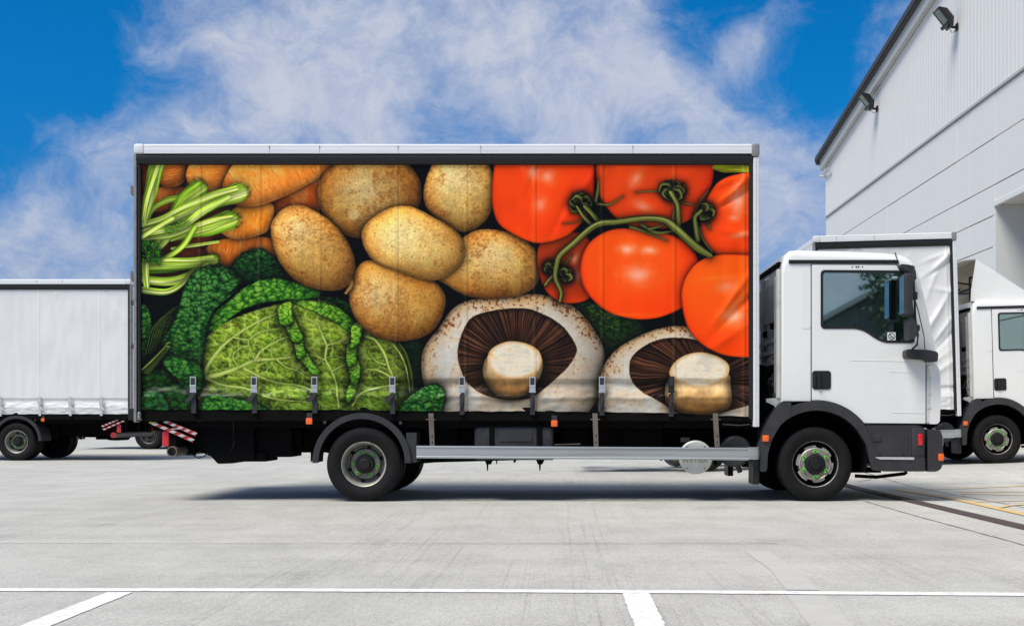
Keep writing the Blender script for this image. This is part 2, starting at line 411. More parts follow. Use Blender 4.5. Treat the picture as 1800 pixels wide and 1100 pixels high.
def glint(w, x, y, rx, ry, a=.6, ang=0, tint=(250, 225, 215)):
    ca, sa = math.cos(ang), math.sin(ang)
    u = ((w.x - x) * ca + (w.y - y) * sa) / rx; v = (-(w.x - x) * sa + (w.y - y) * ca) / ry
    q_ = fbm(w.x / 12, w.y / 12, int(abs(x)) % 97, 3); u = u * (.7 + .6 * q_); v = v * (.75 + .5 * q_)
    m = a * np.exp(-(u * u + v * v) ** .85)
    IMG[w.s] = IMG[w.s] * (1 - m[..., None]) + lin(*tint) * m[..., None]

def tomato(P, c, col0=(246, 74, 12), dark=1.0, folds=0, seed=3, power=2.2):
    w = box(P); rn, ux, uy, d = star(w, P, c); shadow(w, d, 5, .65)
    nx, ny, nz, l = shade(rn, ux, uy, bulge=power)
    col = lin(*col0)[None, None] * np.ones(l.shape + (1,), np.float32)
    deep = lin(188, 34, 2)
    k = np.clip(1.0 - l * 1.18, 0, 1)[..., None] ** 1.25
    col = col * (1 - k) + deep * k
    warm = (np.clip(ny, 0, 1) * .7)[..., None] * sm(.3, .9, rn)[..., None]
    col = col * (1 - warm) + lin(255, 92, 0) * warm
    n = fbm(w.x / 60, w.y / 60, seed, 3)
    col = col * (1.0 + .20 * (n[..., None] - .5)) * dark * np.array([1.04, .98, .9])
    col = col * (1 - .25 * sm(.94, 1.0, rn)[..., None]) * np.array([1.04, 1.0, .6])
    w.put(col, sm(-.7, .8, d))
    return w

def catmull(P, W, step=3.0):
    P = np.array(P, np.float32); W = np.array(W, np.float32)
    Q = np.vstack([2 * P[0] - P[1], P, 2 * P[-1] - P[-2]]); V = np.concatenate([[W[0]], W, [W[-1]]])
    out = []; ow = []
    for i in range(1, len(Q) - 2):
        n = max(2, int(np.hypot(*(Q[i + 1] - Q[i])) / step))
        for k in range(n):
            t = k / n
            a = .5 * ((2 * Q[i]) + (-Q[i - 1] + Q[i + 1]) * t + (2 * Q[i - 1] - 5 * Q[i] + 4 * Q[i + 1] - Q[i + 2]) * t * t + (-Q[i - 1] + 3 * Q[i] - 3 * Q[i + 1] + Q[i + 2]) * t ** 3)
            out.append(a); ow.append(V[i] * (1 - t) + V[i + 1] * t)
    out.append(Q[-2]); ow.append(V[-2])
    return np.array(out), np.array(ow)

def stroke(P, W, c_mid, c_edge, c_hi=None, wm=1.0, sh=.6, streak=0, seed=1, soft=.8, step=4, edge_dark=.55, bumps=None):
    if np.isscalar(W): W = [W] * len(P)
    C, R = catmull(P, W, step); R = R * wm / 2
    pad = R.max() + 5.0 * (3 + R.max() * .45)
    w = Win(C[:, 0].min() - pad, C[:, 1].min() - pad, C[:, 0].max() + pad, C[:, 1].max() + pad)
    if w.x.size == 0: return
    best = np.full(w.x.shape, -99.0, np.float32); T = np.zeros_like(best); S = np.zeros_like(best); RR = np.ones_like(best)
    for i in range(len(C) - 1):
        a = C[i]; b = C[i + 1]; ab = b - a; L2 = float(ab @ ab) + 1e-6
        t = np.clip(((w.x - a[0]) * ab[0] + (w.y - a[1]) * ab[1]) / L2, 0, 1)
        qx = w.x - a[0] - t * ab[0]; qy = w.y - a[1] - t * ab[1]
        q = np.hypot(qx, qy); r = R[i] * (1 - t) + R[i + 1] * t
        d = r - q; m = d > best
        side = (qx * -ab[1] + qy * ab[0]) / math.sqrt(L2)
        best = np.where(m, d, best); T = np.where(m, i + t, T); S = np.where(m, side / (r + 1e-3), S); RR = np.where(m, r, RR)
    if sh: shadow(w, best, 3 + R.max() * .45, sh)
    q = np.clip(1 - best / RR, 0, 1)
    if bumps: best = best + bumps * (fbm(w.x / 5, w.y / 5, seed, 2) - .5)
    k = (q ** 1.6)[..., None]
    col = lin(*c_mid) * (1 - k) + lin(*c_edge) * k
    if c_hi is not None:
        h = (np.exp(-((S + .25) / .33) ** 2) * .8)[..., None]
        col = col * (1 - h) + lin(*c_hi) * h
    if streak:
        st = vnoise(S * RR * .55 + 40, T * .08, seed)[..., None] - .5
        col = col * (1 + streak * st)
    col = col * (1 - edge_dark * sm(.72, 1.0, q))[..., None]
    w.put(col, sm(-soft, soft, best))
    return w

def savoy(P, c, dark=(6, 28, 6), mid=(30, 88, 24), hi=(92, 154, 56), cell=9.0, seed=11, bright=1.0, ridge=.9, flow=0.0):
    """a blistered cabbage leaf: small domed cells with dark creases"""
    w = box(P); rn, ux, uy, d = star(w, P, c); shadow(w, d, 8, .7)
    wx = w.x + 16 * (fbm(w.x / 17, w.y / 17, seed, 3) - .5) + 4 * (vnoise(w.x / 4, w.y / 4, seed + 31) - .5)
    wy = w.y + 16 * (fbm(w.x / 17, w.y / 17, seed + 4, 3) - .5) + 4 * (vnoise(w.x / 4, w.y / 4, seed + 32) - .5)
    ca, sa = math.cos(flow), math.sin(flow)
    fx = (wx * ca + wy * sa) / (cell * 1.55); fy = (-wx * sa + wy * ca) / (cell * .85)
    f1, f2, ox, oy = worley(fx, fy, seed + 1)
    g1, g2, _, py = worley(fx * 1.9, fy * 1.9, seed + 2)
    dome = np.clip(1.05 - .95 * f1, 0, 1) * (.45 + .55 * sm(0, .30, f2 - f1)) + .22 * np.clip(.6 - g1, 0, 1)
    lit = np.clip(.55 - .62 * oy - .2 * ox, 0, 1) * (.8 + .4 * np.clip(.5 - py, 0, 1))
    v = dome ** 1.35 * (.20 + 1.15 * lit)
    nx, ny, nz, l = shade(rn, ux, uy, bulge=2.0)
    v = v * (.28 + .95 * l) * bright * (.62 + .8 * fbm(w.x / 20, w.y / 20, seed + 7, 3))
    a = sm(.0, .36, v)[..., None]; b = sm(.36, 1.05, v)[..., None]
    col = lin(*dark) * (1 - a) + lin(*mid) * a; col = col * (1 - b) + lin(*hi) * b
    y = sm(.55, .75, fbm(w.x / 14, w.y / 14, seed + 9, 3))[..., None] * .3
    col = col * (1 - y) + col * np.array([1.45, 1.12, .7]) * y
    col = col * (1 - .6 * sm(.86, 1.02, rn))[..., None]
    w.put(col, sm(-.8, 1.4, d + 3.4 * (dome - .5)))

def carrot(P, c, axis, base=(240, 136, 44), seed=1, bright=1.0):
    w = box(P); rn, ux, uy, d = star(w, P, c, 3); shadow(w, d, 8, .7)
    ca, sa = math.cos(axis), math.sin(axis)
    u = (w.x - c[0]) * ca + (w.y - c[1]) * sa; v = -(w.x - c[0]) * sa + (w.y - c[1]) * ca
    nx, ny, nz, l = shade(rn, ux, uy, bulge=2.2)
    st = fbm(u / 7, v / 26, seed, 4, .65); st2 = fbm(u / 2.4, v / 14, seed + 7, 3, .7)
    col = lin(*base) * (.95 + .30 * (st[..., None] - .5) + .16 * (st2[..., None] - .5))
    p = sm(.48, .72, fbm(w.x / 24, w.y / 24, seed + 3, 4))[..., None] * .5
    col = col * (1 - p) + lin(244, 172, 116) * p
    f = sm(.63, .74, st2)[..., None] * .45
    col = col * (1 - f) + lin(255, 214, 168) * f
    f = sm(.66, .78, fbm(u / 1.7, v / 11, seed + 17, 2))[..., None] * .45
    col = col * (1 - f) + lin(205, 78, 12) * f
    col = col * (.54 + .64 * l ** 1.2)[..., None] * bright * np.array([1.16, 1.12, .80])
    w.put(col, sm(-.7, .9, d))
    return w

def mushroom(cap, cc, gill, gc, seed, rays_c):
    w = box(cap); rn, ux, uy, d = star(w, cap, cc); shadow(w, d, 9, .8)
    nx, ny, nz, l = shade(rn, ux, uy, bulge=3.0)
    n1 = fbm(w.x / 26, w.y / 26, seed, 4); n2 = fbm(w.x / 4, w.y / 4.5, seed + 3, 4, .7); n3 = fbm(w.x / 9, w.y / 3.5, seed + 5, 3)
    col = lin(240, 234, 220) * (.92 + .24 * (n1[..., None] - .5) + .10 * (n3[..., None] - .5))
    rim = sm(.70, 1.0, rn) * (.35 + .65 * sm(.2, -.7, uy))
    tan = np.clip(sm(.42, .62, n1) * .35 + rim * .75, 0, 1)[..., None]
    col = col * (1 - tan * .70) + lin(190, 130, 62) * tan * .70
    spots = (sm(.60, .68, n2 + .12 * rim - .03) * sm(.42, .60, n1 + .25 * rim) * (.25 + .75 * sm(.5, -.35, uy + .25 * n1)))[..., None]
    col = col * (1 - .85 * spots) + lin(104, 50, 16) * .85 * spots
    col = col * (.60 + .44 * l)[..., None]
    col = col * (1 - .35 * sm(.93, 1, rn))[..., None]
    w.put(col, sm(-.7, .9, d))
    w = box(gill, 12); rn, ux, uy, d = star(w, gill, gc, 2)
    halo = np.exp(-np.clip(-d, 0, 99) / 2.0)[..., None] * .5
    IMG[w.s] = IMG[w.s] * (1 - halo) + lin(214, 180, 130) * halo
    an = np.arctan2(w.y - rays_c[1], w.x - rays_c[0]); rr = np.hypot(w.x - rays_c[0], w.y - rays_c[1])
    an = an + .05 * (fbm(w.x / 40, w.y / 40, seed + 8, 2) - .5) + .0006 * rr
    a = vnoise((an + 4) * 30, rr / 120, seed + 11) * .35 + vnoise((an + 4) * 74, rr / 90, seed + 12) * .65
    g = sm(.30, .78, a)[..., None]
    col = lin(22, 10, 5) * (1 - g) + lin(98, 60, 38) * g
    col = col * (.55 + .6 * fbm(w.x / 30, w.y / 30, seed + 13, 2))[..., None]
    col = col * (.60 + .55 * sm(.0, .8, (w.y - gc[1]) / 90 * -.2 + .5 + .2 * (w.x < gc[0])))[..., None]
    col = col * (1 - .55 * sm(.88, 1.0, rn) * sm(.1, -.5, uy))[..., None]
    w.put(col, sm(-.8, .9, d + 1.6 * (a - .5)))

def paint_print():
    IMG[:] = lin(3, 3, 1)
    k = fbm(GX / 18, GY / 18, 77, 3)[..., None]
    IMG[:] *= .6 + k
    # --- carrots
    w = Win(244, 284, 560, 500)
    n = fbm(w.x / 20, w.y / 12, 5, 4)[..., None]
    w.put(lin(120, 44, 10) * (.35 + n), sm(150, 110, np.abs(w.y - 360) + .0 * w.x) * sm(570, 520, w.x))
    carrot([(465, 355), (575, 296), (600, 330), (560, 372), (500, 400), (466, 404)], (530, 345), 2.5, (216, 92, 20), 21, .74)
    carrot([(246, 330), (330, 324), (345, 345), (300, 372), (246, 372)], (292, 350), .1, (226, 104, 28), 22, .8)
    carrot([(280, 262), (332, 262), (326, 312), (316, 326), (290, 330), (272, 318)], (300, 292), 1.3, (228, 118, 40), 23, .9)
    carrot([(326, 296), (344, 258), (420, 258), (412, 320), (392, 352), (366, 345), (336, 330), (324, 314)], (366, 300), 1.6, (236, 132, 50), 24, 1.0)
    carrot([(362, 430), (384, 420), (418, 415), (470, 414), (500, 430), (470, 470), (420, 478), (376, 462), (356, 446)], (420, 442), .1, (230, 120, 34), 25, .95)
    carrot([(300, 440), (350, 432), (366, 446), (358, 470), (300, 478), (262, 470)], (320, 456), .1, (150, 62, 14), 33, .55)
    carrot([(383, 405), (396, 378), (420, 356), (478, 352), (482, 372), (473, 404), (455, 413), (416, 422), (396, 416)], (432, 388), .3, (240, 140, 40), 26, 1.0)
    carrot([(388, 326), (396, 304), (410, 284), (440, 262), (640, 262), (586, 292), (566, 309), (514, 338), (466, 358), (438, 364), (404, 359), (390, 342)], (455, 312), -.45, (242, 142, 62), 27, 1.05)
    # crowns
    for x, y, r in ((424, 336, 13), (409, 386, 13), (346, 328, 15), (374, 456, 10)):
        w = Win(x - 28, y - 28, x + 28, y + 28)
        dd = np.hypot(w.x - x, (w.y - y)); nn = fbm(w.x / 3, w.y / 3, 88, 2)
        m = np.exp(-((dd - r) / 3.4) ** 2) * sm(.35, .6, nn) * .8
        w.put(lin(50, 34, 14) * np.ones(w.x.shape + (1,)), m)
        m = np.exp(-((dd) / (r * 1.3)) ** 4) * .5
        w.put(lin(170, 160, 50) * np.ones(w.x.shape + (1,)), m)
    # stalks
    G = dict(c_mid=(196, 222, 72), c_edge=(132, 176, 34), c_hi=(236, 246, 170), streak=.9, edge_dark=.22, wm=1.6, sh=.22)
    D = dict(c_mid=(166, 206, 46), c_edge=(100, 150, 20), c_hi=(206, 230, 104), streak=.9, edge_dark=.25, wm=1.6, sh=.25)
    stroke([(408, 342), (372, 356), (330, 376), (290, 396), (240, 412)], [20, 26, 32, 38, 42], (142, 188, 40), (84, 134, 18), (176, 212, 78), seed=19, streak=1.3, edge_dark=.15, sh=.4)
    stroke([(330, 352), (300, 382), (262, 410), (240, 424)], [18, 22, 24, 26], (124, 172, 34), (70, 116, 16), (160, 200, 70), seed=29, streak=1.3, edge_dark=.15, sh=.2)
    stroke([(374, 457), (330, 462), (290, 466), (240, 468)], [14, 22, 26, 28], (132, 178, 34), (76, 122, 14), (170, 206, 70), seed=39, streak=1.2, edge_dark=.15, sh=.3)
    stroke([(330, 345), (290, 352), (262, 372), (252, 420)], [9, 7, 6, 5], seed=2, **D)
    stroke([(346, 334), (322, 352), (300, 385), (276, 424), (262, 448)], [22, 18, 12, 9, 6], seed=3, **D)
    stroke([(330, 372), (300, 410), (268, 445)], [8, 8, 6], seed=4, **G)
    stroke([(382, 424), (340, 430), (300, 436)], [3, 4, 3], seed=5, **G)
    stroke([(400, 386), (366, 398), (330, 408), (300, 420)], [22, 20, 12, 5], seed=6, **D)
    stroke([(404, 380), (372, 386), (336, 398), (296, 412), (246, 420)], [6, 7, 7, 6, 4], seed=16, **G)
    stroke([(416, 338), (376, 352), (330, 372), (290, 390), (240, 406)], [22, 17, 10, 8, 7], seed=7, **G)
    stroke([(412, 330), (370, 342), (318, 364), (284, 382), (240, 396)], [8, 8, 7, 6, 6], seed=8, **G)
    stroke([(400, 346), (352, 372), (320, 396), (284, 404), (240, 412)], [6, 9, 8, 7, 5], seed=9, **G)
    stroke([(300, 384), (268, 402), (240, 420)], [7, 6, 6], seed=10, **G)
    stroke([(340, 400), (320, 430), (290, 452), (262, 460)], [7, 7, 6, 5], seed=10, **D)
    stroke([(284, 268), (272, 296), (262, 340), (248, 392)], [20, 17, 14, 8], seed=11, **G)
    stroke([(276, 290), (258, 344), (250, 384)], [6, 6, 5], seed=12, **G)
    stroke([(372, 456), (340, 461), (300, 464), (246, 466)], [13, 13, 13, 12], seed=12, **D)
    stroke([(372, 452), (330, 456), (290, 456), (246, 462)], [5, 5, 5, 5], seed=13, **G)
    stroke([(360, 466), (326, 486), (290, 494), (240, 490)], [10, 10, 10, 10], seed=14, **G)
    stroke([(330, 482), (318, 498), (290, 512), (244, 508)], [5, 6, 7, 8], seed=15, **G)
    stroke([(254, 460), (254, 480), (256, 500)], [9, 8, 7], seed=15, **G)
    r = np.random.RandomState(4)
    for i in range(150):
        x = 246 + r.rand() * 34; y = 425 + r.rand() * 36; a = r.rand() * 6.3; L = 4 + 5 * r.rand()
        stroke([(x, y), (x + L * math.cos(a), y + L * math.sin(a))], [2.0, 1.0], (96, 184, 44), (44, 120, 18), sh=.10, step=9)
    for i in range(60):
        x = 290 + r.rand() * 40; y = 385 + (330 - x) * .35 + r.rand() * 12; a = r.rand() * 6.3; L = 3 + 4 * r.rand()
        stroke([(x, y), (x + L * math.cos(a), y + L * math.sin(a))], [1.8, .9], (150, 216, 60), (80, 150, 22), sh=.06, step=9)
    # --- dark greens behind
    savoy([(1000, 530), (1060, 530), (1130, 560), (1140, 600), (1060, 630), (1000, 600)], (1065, 570), (6, 18, 6), (24, 50, 16), (62, 98, 30), 8, 41, .75)
    savoy([(236, 530), (256, 534), (266, 560), (262, 610), (250, 640), (236, 650)], (246, 590), seed=42, cell=8, bright=.9)
    savoy([(236, 660), (300, 640), (360, 660), (360, 736), (236, 740)], (290, 700), seed=43, cell=11, bright=.7)
    savoy([(700, 600), (745, 590), (750, 680), (720, 700), (705, 660)], (724, 640), (5, 16, 5), (14, 46, 16), (30, 80, 30), 8, 44, .5)
    savoy([(520, 522), (600, 520), (640, 560), (620, 575), (560, 545), (520, 540)], (590, 544), seed=52, cell=8, bright=.55)
    savoy([(316, 530), (290, 545), (268, 575), (256, 620), (262, 650), (290, 640), (310, 590)], (284, 595), (4, 14, 3), (26, 48, 12), (70, 96, 34), 9, 40, .8)
    for i in range(5):        # ribs of the leaf behind the long one
        stroke([(314 - i * 4, 534 + i * 3), (288 - i * 5, 566 + i * 2), (270 - i * 4, 622)], [1.5, 2.0, 1.4], (84, 108, 34), (30, 52, 12), sh=.2, step=6, bumps=1.5)
    # savoy leaves
    savoy([(403, 467), (416, 450), (433, 438), (455, 434), (474, 443), (495, 467), (504, 490), (470, 500), (430, 495), (408, 482)], (452, 468), (4, 20, 6), (18, 58, 20), (50, 104, 42), 8, 45, .85)
    # savoy head, light leaf undersides
    H = [(355, 600), (366, 585), (383, 572), (423, 552), (484, 534), (540, 524), (585, 530), (612, 554), (640, 580), (700, 600), (716, 625), (723, 684), (713, 745), (560, 752), (380, 750), (342, 700), (346, 650)]
    hc = (530, 650)
    w = box(H); rn, ux, uy, d = star(w, H, hc); shadow(w, d, 8, .8)
    wx = w.x + 10 * (fbm(w.x / 26, w.y / 26, 61, 3) - .5); wy = w.y + 10 * (fbm(w.x / 26, w.y / 26, 62, 3) - .5)
    f1, f2, ox, oy = worley(wx / 25, wy / 21, 63); g1, g2, px, py = worley(wx / 10.5, wy / 8.5, 64)
    v1 = 1 - sm(.0, .15, f2 - f1); v2 = 1 - sm(.0, .20, g2 - g1)
    n = fbm(w.x / 30, w.y / 30, 65, 4); nf = fbm(w.x / 4, w.y / 4, 66, 3)
    col = lin(128, 166, 34) * (.70 + .6 * n + .6 * (nf - .5))[..., None]
    pitv = np.clip(.55 - .8 * py + .3 * px, 0, 1)
    col = col * (.58 + .50 * pitv)[..., None]
    y2 = sm(.42, .7, n)[..., None] * .55; col = col * (1 - y2) + lin(184, 196, 66) * y2 * (.5 + .6 * pitv[..., None])
    cd = (sm(.56, .70, fbm(w.x / 11, w.y / 11, 67, 3)) * .75)[..., None]
    col = col * (1 - cd * .55)
    k = (v2 * .38)[..., None]; col = col * (1 - k) + lin(178, 198, 78) * k
    k = (v1 * .60)[..., None]; col = col * (1 - k) + lin(190, 208, 104) * k
    nx, ny, nz, l = shade(rn, ux, uy, bulge=2.6)
    col = col * (.42 + .80 * l)[..., None]
    # folded lower third lies in more shade and is greener
    gk = sm(655, 735, w.y)[..., None] * .40; col = col * (1 - gk) + col * np.array([.55, .85, .6]) * gk
    w.put(col, sm(-1, 1.2, d + 2 * (nf - .5)))
    V = dict(c_mid=(194, 206, 112), c_edge=(150, 180, 62), sh=.18, edge_dark=.1, bumps=1.4, soft=1.1)
    stroke([(357, 664), (363, 643), (383, 615), (408, 592), (449, 566), (488, 549), (506, 540)], [8, 6.5, 5.5, 4.5, 3.5, 2.6, 2], seed=71, **V)
    stroke([(357, 664), (388, 656), (418, 645), (446, 633), (484, 630), (530, 625)], [9, 7.5, 6.5, 5.5, 3.5, 2], seed=72, **V)
    stroke([(446, 633), (459, 615), (487, 598), (508, 590)], [4.5, 3.6, 2.8, 2], seed=73, **V)
    stroke([(408, 592), (434, 596), (452, 584), (480, 578), (500, 576)], [3, 2.8, 2.2, 2, 1.5], seed=74, **V)
    stroke([(434, 596), (438, 612), (446, 630)], [2.2, 2, 2], seed=75, **V)
    stroke([(418, 645), (408, 628), (416, 614), (436, 606)], [2.2, 2, 2, 1.6], seed=76, **V)
    stroke([(428, 647), (459, 663), (486, 672), (520, 676), (560, 690)], [4.5, 3.6, 3, 2.2, 1.6], seed=77, **V)
    stroke([(484, 630), (500, 644), (520, 650), (540, 664)], [2.2, 2, 1.8, 1.2], seed=78, **V)
    stroke([(360, 664), (390, 676), (430, 682), (480, 700), (540, 706)], [6, 4.5, 3.5, 3, 2], seed=79, **V)
    stroke([(558, 569), (566, 590), (573, 607), (571, 630), (582, 652), (589, 674), (594, 715)], [3, 3.5, 4, 4.5, 4, 3.5, 3], seed=80, **V)
    stroke([(571, 632), (552, 624), (538, 622)], [2.6, 2, 1.4], seed=81, **V)
    stroke([(573, 607), (592, 600), (616, 590)], [2.4, 2, 1.4], seed=82, **V)
    stroke([(582, 652), (604, 640), (622, 634)], [2.6, 2, 1.4], seed=83, **V)
    stroke([(558, 569), (540, 560), (520, 556)], [2.4, 2, 1.4], seed=84, **V)
    stroke([(640, 590), (657, 596), (668, 610), (676, 624), (682, 644), (690, 664), (694, 700)], [3, 4, 4.5, 4.5, 4, 3.5, 3], seed=85, **V)
    stroke([(676, 640), (660, 634), (646, 618)], [3, 2, 1.4], seed=86, **V)
    stroke([(690, 664), (668, 652), (650, 648), (636, 652)], [3.4, 3, 2.4, 1.6], seed=87, **V)
    stroke([(690, 604), (704, 624), (714, 650), (720, 690)], [2, 2.6, 2.6, 2], seed=88, **V)
    stroke([(700, 602), (712, 620), (722, 655), (724, 690)], [4, 5, 6, 5], (70, 96, 24), (24, 40, 8), sh=.5, seed=89)
    stroke([(618, 712), (634, 690), (664, 680), (700, 674)], [3, 3, 2.4, 2], seed=90, **V)
    # bright rim leaf top right
    savoy([(508, 527), (530, 525), (560, 530), (588, 536), (612, 552), (634, 580), (636, 594), (618, 588), (590, 566), (550, 545), (520, 536)], (572, 548), (20, 60, 8), (70, 128, 24), (140, 184, 60), 8, 46, 1.25)
    # crest fold down the middle of the head
    for (cA, cB, w0, w1, sd) in (((500, 536), (552, 652), 12, 5, 91), ((622, 574), (618, 700), 9, 7, 95)):
        Lc = []; Rc = []
        for q in range(9):
            t0 = q / 8.0; xm = cA[0] + (cB[0] - cA[0]) * t0 + 5 * math.sin(q * 1.3 + sd) - 8 * math.sin(math.pi * t0) * (sd == 91); ym = cA[1] + (cB[1] - cA[1]) * t0; hw = w0 + (w1 - w0) * t0 + 2.5 * math.sin(q * 2.9 + sd)
            Lc.append((xm - hw, ym + 3)); Rc.append((xm + hw, ym - 3))
        # the strip is painted in four overlapping pieces so that each keeps a star-shaped outline
        for q in (6, 4, 2, 0):
            PP_ = [Lc[q], Rc[q], Rc[q + 1], Rc[q + 2], Lc[q + 2], Lc[q + 1]]; cc_ = (sum(p[0] for p in PP_) / 6, sum(p[1] for p in PP_) / 6)
            PP_ = [(cc_[0] + (p[0] - cc_[0]) * 1.12, cc_[1] + (p[1] - cc_[1]) * 1.45) for p in PP_]
            savoy(PP_, cc_, (30, 70, 8), (86, 150, 30), (160, 206, 66), 6, sd, 1.3)
    savoy([(357, 577), (368, 556), (383, 541), (400, 528), (418, 512), (434, 500), (451, 492), (487, 486), (510, 493), (540, 500), (566, 512), (560, 522), (535, 526), (484, 527), (434, 538), (408, 554), (384, 574), (362, 592)], (452, 518), (14, 48, 8), (48, 112, 22), (120, 176, 56), 8.5, 47, 1.15, flow=-.3)
    savoy([(332, 482), (348, 468), (381, 463), (410, 474), (427, 491), (418, 510), (392, 520), (374, 543), (360, 577), (357, 632), (352, 662), (330, 672), (296, 660), (280, 640), (278, 600), (300, 575), (312, 545), (318, 515), (326, 496)], (335, 570), (6, 28, 8), (28, 80, 26), (78, 138, 58), 8.5, 48, 1.15, flow=.2)
    savoy([(326, 690), (300, 655), (282, 640), (286, 620), (320, 628), (352, 640), (360, 670), (352, 690)], (322, 660), (8, 34, 8), (28, 84, 24), (78, 140, 54), 8, 49, 1.0)
    # fern sprig
    for i in range(22):
        t = i / 21; x = 242 + 46 * t; y = 654 - 46 * t
        for s in (-1, 1):
            L = 19 * (1 - t * .45)
            stroke([(x, y), (x + L * .55, y - L * .30 + s * L * .30), (x + L * .95, y - L * .25 + s * L * .42)], [3.2, 3.0, 1.2], (120, 160, 48), (64, 110, 20), (170, 200, 90), sh=.25, step=6)
    stroke([(240, 656), (262, 636), (288, 610)], [2.5, 2.5, 1.5], (150, 180, 70), (80, 120, 30))
    savoy([(350, 700), (372, 690), (400, 696), (430, 702), (462, 710), (480, 730), (420, 745), (350, 745)], (410, 722), (10, 44, 10), (40, 108, 30), (96, 162, 62), 8, 50, 1.1)
    savoy([(240, 690), (262, 680), (290, 694), (300, 730), (240, 745)], (266, 712), (8, 34, 10), (28, 84, 34), (66, 128, 60), 9, 51, .9)
    # --- mushrooms
    mushroom([(740, 622), (739, 645), (743, 673), (750, 700), (770, 735), (900, 760), (1020, 745), (1034, 724), (1050, 704), (1055, 671), (1062, 643), (1064, 620), (1057, 600), (1042, 574), (1019, 546), (994, 528), (963, 518), (935, 515), (903, 518), (853, 522), (814, 528), (789, 546), (776, 569), (748, 602)], (900, 635),
             [(804, 607), (803, 628), (810, 653), (820, 673), (840, 689), (865, 699), (903, 703), (929, 701), (948, 690), (973, 668), (999, 645), (1014, 620), (1014, 610), (1006, 594), (991, 574), (971, 559), (945, 547), (929, 541), (891, 541), (853, 547), (827, 556), (814, 577)], (905, 622), 201, (903, 640))
    mushroom([(1052, 730), (1051, 704), (1055, 658), (1065, 633), (1083, 612), (1108, 597), (1146, 579), (1184, 571), (1210, 573), (1290, 590), (1360, 640), (1370, 760), (1200, 770), (1060, 765)], (1195, 670),
             [(1105, 643), (1110, 625), (1131, 607), (1159, 595), (1184, 592), (1217, 594), (1250, 606), (1300, 616), (1360, 630), (1370, 690), (1317, 712), (1286, 720), (1236, 733), (1190, 727), (1174, 714), (1154, 702), (1128, 689), (1108, 668)], (1215, 662), 202, (1235, 668))
    for st, disc, cc, dc, sd in (([(846, 648), (852, 673), (870, 694), (891, 702), (916, 699), (942, 678), (955, 648), (953, 622), (900, 600), (855, 622)], [(855, 627), (862, 612), (880, 602), (898, 598), (925, 602), (945, 612), (953, 628), (950, 645), (935, 660), (903, 667), (872, 660), (858, 645)], (901, 650), (903, 632), 301),
                             ([(1166, 704), (1174, 656), (1233, 630), (1284, 650), (1286, 684), (1288, 714), (1262, 728), (1223, 731), (1186, 722)], [(1174, 656), (1184, 636), (1205, 622), (1233, 617), (1260, 624), (1280, 636), (1284, 648), (1278, 664), (1255, 678), (1230, 681), (1205, 676), (1185, 668)], (1226, 680), (1231, 649), 302)):
        w = box(st, 14); rn, ux, uy, d = star(w, st, cc); shadow(w, d, 7, .85)
        n = fbm(w.x / 16, w.y / 16, sd, 4); nf = fbm(w.x / 3, w.y / 9, sd + 2, 3)
        col = lin(222, 186, 132) * (.75 + .5 * n)[..., None]
        down = sm(cc[1] - 5, cc[1] + 48, w.y)[..., None]
        col = col * (1 - down * .60) * (1 + down * np.array([.18, -.04, -.38])) * (1 - .55 * sm(.72, 1.0, rn))[..., None]
        w.put(col * (1 + .2 * (nf - .5))[..., None], sm(-.7, .9, d))
        w = box(disc, 8); rn, ux, uy, d = star(w, disc, dc)
        n = fbm(w.x / 14, w.y / 7, sd + 5, 4); nf = fbm(w.x / 3, w.y / 2.5, sd + 6, 2)
        col = lin(238, 226, 200) * (.86 + .22 * n + .06 * (nf - .5))[..., None]
        rimt = (sm(.80, 1.0, rn) * .6 + sm(.6, .8, n) * .3)[..., None]
        col = col * (1 - rimt) + lin(204, 140, 62) * rimt
        w.put(col, sm(-.7, .9, d))
    # --- potatoes
    cP = (196, 150, 78)
    potato([(556, 345), (558, 322), (568, 303), (585, 286), (640, 262), (700, 270), (728, 298), (740, 320), (741, 350), (725, 385), (690, 410), (640, 420), (608, 415), (580, 395), (562, 370)], (648, 345), (186, 136, 66), 1.0, 101, .92, glow=(-10, -15))
    w = Win(600, 355, 640, 400)
    dd = np.hypot((w.x - 621) / 10, (w.y - 376) / 11) + .35 * (fbm(w.x / 5, w.y / 5, 3, 2) - .5)
    w.put(lin(196, 164, 106) * (.75 + .5 * fbm(w.x / 5, w.y / 5, 13, 3)[..., None]), sm(1.0, .85, dd) * .8)
    potato([(743, 352), (744, 326), (751, 304), (764, 276), (800, 262), (850, 270), (868, 309), (873, 330), (869, 355), (858, 383), (840, 400), (817, 408), (799, 405), (781, 393), (753, 372)], (808, 338), (214, 180, 112), .55, 102, 1.0, glow=(-18, -30))
    potato([(700, 470), (780, 440), (822, 409), (845, 401), (878, 403), (911, 413), (937, 431), (950, 456), (952, 477), (944, 500), (929, 513), (903, 522), (865, 525), (827, 522), (802, 513), (775, 493)], (862, 465), (200, 152, 80), .9, 103, 1.0, glow=(5, -20))
    potato([(646, 452), (624, 469), (612, 505), (612, 531), (621, 556), (636, 577), (662, 592), (692, 600), (725, 598), (753, 588), (771, 569), (781, 544), (784, 523), (776, 505), (764, 494), (720, 470)], (697, 527), (206, 152, 72), .7, 104, .98, glow=(-45, -10))
    stroke([(612, 486), (616, 500), (607, 514)], [14, 10, 6], (190, 140, 70), (120, 74, 26), seed=3, bumps=4)
    potato([(473, 400), (479, 382), (495, 365), (513, 358), (535, 360), (561, 374), (585, 391), (606, 416), (620, 443), (625, 468), (618, 488), (608, 505), (590, 511), (568, 510), (543, 505), (518, 493), (504, 479), (488, 460), (478, 430)], (546, 432), (206, 160, 86), .75, 105, 1.02, glow=(-35, -30))
